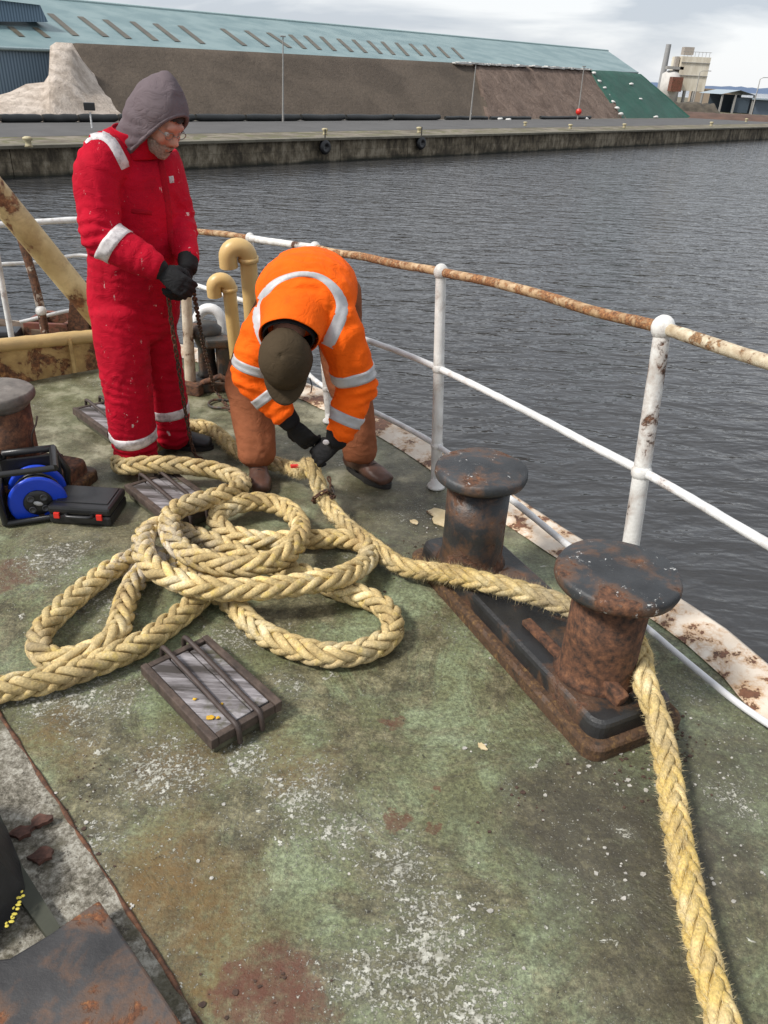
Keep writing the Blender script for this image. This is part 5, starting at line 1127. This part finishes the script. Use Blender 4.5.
# face details
mb=MB()
for k in range(2):
    x=.033*(1-2*k); c=HM@V((x,.098,-.002)); ring=[c+R3@V((.021*math.cos(a),0.0,.014*math.sin(a))) for a in [2*PI*j/20 for j in range(21)]]; mb.tube(ring,.0016,6,cap=False); mb.tube([c+R3@V((.021*(1-2*k),0,.004)),HM@V((.076*(1-2*k),.02,.006))],.0016,6)
mb.tube([HM@V((-.013,.1,.0)),HM@V((0,.108,.002)),HM@V((.013,.1,.0))],.0016,6); mb.build('glasses',plain('thin_metal_frame',(.25,.22,.2),.3,1,bump=0),red)
def facepatch(name,pred,mat,off,nz=.003):
    me=body.data; L0=worldloc(body); vs=[];fs=[];idx={}; Mi=HM.inverted()
    for p in me.polygons:
        c=Mi@(p.center+L0)
        if pred(c):
            f=[]
            for i in p.vertices:
                if i not in idx: v=me.vertices[i]; idx[i]=len(vs); vs.append(v.co+L0+v.normal*(off+nz*noise.noise(v.co*130)))
                f.append(idx[i])
            fs.append(f)
    if fs: mb=MB(); mb.add(vs,fs,True); mb.build(name,mat,red)
facepatch('beard',lambda c:c.z<-.048 and c.y>.0 and c.z>-.15 and not(abs(c.x)<.02 and -.075<c.z<-.062 and c.y>.085),m_beard,.004)
facepatch('hair',lambda c:(c.z>.048 and c.z>-.1+ (c.y*.6)) or (c.y<-.02 and c.z>-.06),m_hair,.008,.008)
# gloves
gr_=glove('glove',RWr+V((.015,-.005,-.012)),(.80,-.25,-.42),(-.3,-.75,.55),-1,.62,red,m_glove,1.02)
gl_=glove('glove',LWr+V((.0,-.03,-.03)),(-.28,-.55,-.80),(.85,-.35,-.1),1,.75,red,m_glove,1.0)
mb=MB(); loft(mb,[(RE.lerp(RWr,.93),.047,.045),(RWr+V((.012,-.003,-.008)),.040,.037)],(0,0,1)); mb.build('glove_cuff',m_glove,gr_)
mb=MB(); loft(mb,[(LE.lerp(LWr,.88),.046,.044),(LWr+V((0,-.02,-.02)),.040,.037)],(0,0,1)); mb.build('glove_cuff',m_glove,gl_)
boot('shoe',at(168,449)+V((-.02,0.02,0)),at(213,449),None,m_shoe,red,1.06,True)
boot('shoe',at(126,466),at(160,468),None,m_shoe,red,1.0,True)
# ---------------------------------------------------------------- person in the orange jacket
org=thing('person','person in orange hi-vis jacket and dark cap bending over the hawser','person',V((-.36,3.3,0)))
X=V((1,0,0))
S1=aty(266,326,2.98); S2=aty(337,318,2.98)
tor=[(V((-.375,3.54,.79)),.155,.130),(V((-.37,3.46,.872)),.175,.135),(V((-.365,3.34,.92)),.195,.145),(V((-.352,3.20,.945)),.193,.150),(V((-.355,3.07,.94)),.200,.146),(V((-.37,2.98,.905)),.165,.115),(V((-.38,2.93,.88)),.09,.08)]
E1=aty(252,375,2.96);W1=aty(287,418,2.93); E2=aty(357,388,3.0);W2=aty(337,438,2.93)
arm1=[(S1+V((.03,.03,0)),.10,.10),(S1.lerp(E1,.35),.094,.09),(S1.lerp(E1,.8),.084,.08),(E1,.078,.076),(E1.lerp(W1,.45),.068,.066),(E1.lerp(W1,.9),.056,.055)]
arm2=[(S2+V((-.03,.03,0)),.10,.10),(S2.lerp(E2,.35),.094,.09),(S2.lerp(E2,.8),.086,.082),(E2,.082,.078),(E2.lerp(W2,.45),.074,.070),(E2.lerp(W2,.92),.060,.058)]
lg1=[(V((-.47,3.50,.86)),.115,.125),(aty(250,372,3.44),.105,.11),(aty(251,400,3.38),.098,.10),(aty(254,428,3.33),.095,.095),(aty(256,442,3.30),.090,.09),(aty(257,456,3.28),.086,.086)]
lg2=[(V((-.27,3.50,.86)),.115,.125),(aty(344,372,3.48),.095,.11),(aty(353,400,3.44),.090,.098),(aty(357,428,3.39),.086,.092),(aty(359,442,3.37),.082,.086),(aty(360,454,3.36),.080,.082)]
hc=aty(286,362,2.80); HM2=frameM(hc,(0.02,-.42,-.90),(0,-.9,.42))
mb=MB(); loft(mb,sc_(tor,.72),X); loft(mb,sc_(lg1,.65),X); loft(mb,sc_(lg2,.65),X); loft(mb,sc_(arm1,.58)+[(W1,.03,.028)],X); loft(mb,sc_(arm2,.58)+[(W2,.03,.028)],X)
loft(mb,[(V((-.385,2.95,.88)),.075,.07),(V((-.40,2.87,.84)),.058,.06),(HM2@V((0,-.03,-.06)),.055,.058)],X); headparts(mb,HM2)
body2,bb2=fuse('body',mb,.0075,m_skin,org,3); eyes(HM2,org)
mb=MB(); loft(mb,tor,X,30); loft(mb,arm1,X); loft(mb,arm2,X)
J=[(E1,.12,(S1-E1).normalized(),.007),(E2,.13,(S2-E2).normalized(),.008),(E1.lerp(W1,.8),.08,(E1-W1).normalized(),.006),(E2.lerp(W2,.75),.09,(E2-W2).normalized(),.007),(V((-.37,2.98,1.0)),.14,V((0,1,.2)).normalized(),.005),(S1,.11,V((1,.3,0)).normalized(),.004),(S2,.11,V((1,-.3,0)).normalized(),.004),(V((-.37,3.5,1.02)),.16,V((0,1,0)),.005)]
jk,jb=fuse('jacket',mb,.0085,m_orange,org,5,folds(J,.017,(6.5,6.5,6.5),11))
stripe('reflective_strip',jb,[(265,343,5),(260,330,5.5),(258,317,5.5),(260,304,4.8),(266,292,4),(276,282,3.2),(290,276,2.8),(303,274,2.7),(317,276,3),(329,283,3.8),(338,294,5),(342,305,6),(340,318,6.5),(334,332,6.5),(327,346,6.5)],m_reflect,jk)
band('reflective_strip',jb,S2,E2,.78,.048,m_reflect,jk,(-.1,0,.25)); band('reflective_strip',jb,E2,W2,.58,.046,m_reflect,jk,(-.1,0,-.3)); band('reflective_strip',jb,S1,E1,.80,.038,m_reflect,jk); band('reflective_strip',jb,E1,W1,.45,.040,m_reflect,jk)
ringshell('collar',[(V((-.375,2.99,.90)),.148,.115,(0,-.8,-.35)),(V((-.38,2.93,.875)),.127,.112,(0,-.8,-.45)),(V((-.388,2.87,.845)),.112,.108,(0,-.75,-.55)),(V((-.392,2.845,.833)),.114,.112,(0,-.75,-.55))],m_orange,jk,.009,side=X)
ringshell('dark_collar_inner',[(V((-.384,2.95,.88)),.105,.095,(0,-.8,-.45)),(V((-.39,2.88,.85)),.096,.091,(0,-.75,-.55)),(V((-.395,2.84,.83)),.095,.092,(0,-.75,-.55))],m_glove,org,.012,side=X)  # black ring put in for the dark interior of the collar opening
mb=MB(); mb.tube([aty(310,378,2.86),aty(312,386,2.85),aty(311,392,2.85)],.0025,6); mb.build('drawcord',m_black_pl,jk)
mb=MB(); loft(mb,[(V((-.37,3.5,.93)),.18,.13),(V((-.37,3.52,.84)),.185,.135)],X,26); loft(mb,lg1,X); loft(mb,lg2,X)
J=[(lg1[2][0],.12,V((.4,0,1)).normalized(),.002),(lg1[4][0],.10,V((.2,0,1)).normalized(),.003),(lg2[2][0],.12,V((-.4,0,1)).normalized(),.002),(lg2[4][0],.10,V((0,0,1)),.003)]
tr,tb=fuse('trousers',mb,.0085,m_brown,org,5,folds(J,.016,(6,6,3),17))
boot('boot',at(258,468),at(261,499),aty(257,462,3.25)+V((0,0,.0)),m_boot,org,1.15)
boot('boot',at(348,467),at(389,489),aty(358,460,3.34),m_boot,org,1.2)
# cap
mb=MB(); R4=HM2.to_3x3(); vs=[];fs=[]; n_=36; rows=10
for i in range(rows+1):
    t_=i/rows*PI*.5
    for k in range(n_):
        an=2*PI*k/n_; q=V((.094*math.sin(t_)*math.cos(an),-.008+.113*math.sin(t_)*math.sin(an),.022+.112*math.cos(t_)+.0)); q.z-=.0; 
        if i>=rows-1: q.z-=.02*(i-rows+2)
        q=HM2@q; q+=noise.noise_vector(q*16)*.006; vs.append(q)
for i in range(rows):
    for k in range(n_): fs.append((i*n_+k,i*n_+(k+1)%n_,(i+1)*n_+(k+1)%n_,(i+1)*n_+k))
mb.add(vs,fs,True); cap=mb.build('cap',m_cap,org); sl=cap.modifiers.new('s','SOLIDIFY'); sl.thickness=.005
mb=MB(); vs=[];fs=[]; m_=14
for i in range(7):
    for k in range(m_+1):
        an=PI*(.13+.74*k/m_); ex=i/6*.062*math.sin(PI*(k/m_))**.55; x=.092*math.cos(an)*(1+.0*i); y=-.008+.110*math.sin(an)+ex
        vs.append(HM2@V((x,y,.012-.10*ex-.30*x*x*4)))
for i in range(6):
    for k in range(m_): fs.append((i*(m_+1)+k,i*(m_+1)+k+1,(i+1)*(m_+1)+k+1,(i+1)*(m_+1)+k))
mb.add(vs,fs,True); pk=mb.build('peak',m_cap,cap); sl=pk.modifiers.new('s','SOLIDIFY'); sl.thickness=.006
mb=MB(); mb.ball(HM2@V((0,-.008,.135)),.008,10,(.008,.008,.004),R4); mb.build('button',m_cap,cap)
mb=MB()
for k in range(3):
    an0=k*PI/3+.3; pts=[HM2@V((.0965*math.sin(t)*math.cos(an0),-.008+.1155*math.sin(t)*math.sin(an0),.022+.1145*math.cos(t))) for t in [(-.48+.96*j/20)*PI for j in range(21)]]
    mb.tube([p+noise.noise_vector(p*16)*.006 for p in pts],.0016,5)
mb.build('seam',m_cap,cap)
# gloves gripping the hawser and chain
rp0=rpath[near_i(314,466)]
g1=glove('glove',W1+(W1-E1).normalized()*.035,(.62,.10,-.78),(-.35,-.85,.35),1,.55,org,m_glove,1.05)
g2=glove('glove',W2+(W2-E2).normalized()*.03,(-.78,.05,-.62),(.05,-.75,.65),1,.85,org,m_glove,1.05)
mb=MB(); loft(mb,[(E1.lerp(W1,.85),.052,.050),(W1+(W1-E1).normalized()*.03,.042,.038)],X); mb.build('glove_cuff',m_glove,g1)
mb=MB(); loft(mb,[(E2.lerp(W2,.88),.055,.052),(W2+(W2-E2).normalized()*.025,.042,.038)],X); mb.build('glove_cuff',m_glove,g2)
mb=MB(); c=W2+(W2-E2).normalized()*.035; q=aty(316,452,2.86); mb.ball(c+V((-.03,-.035,.03)),1,10,(.014,.003,.012)); mb.build('logo_patch',m_reflect_w,g2)
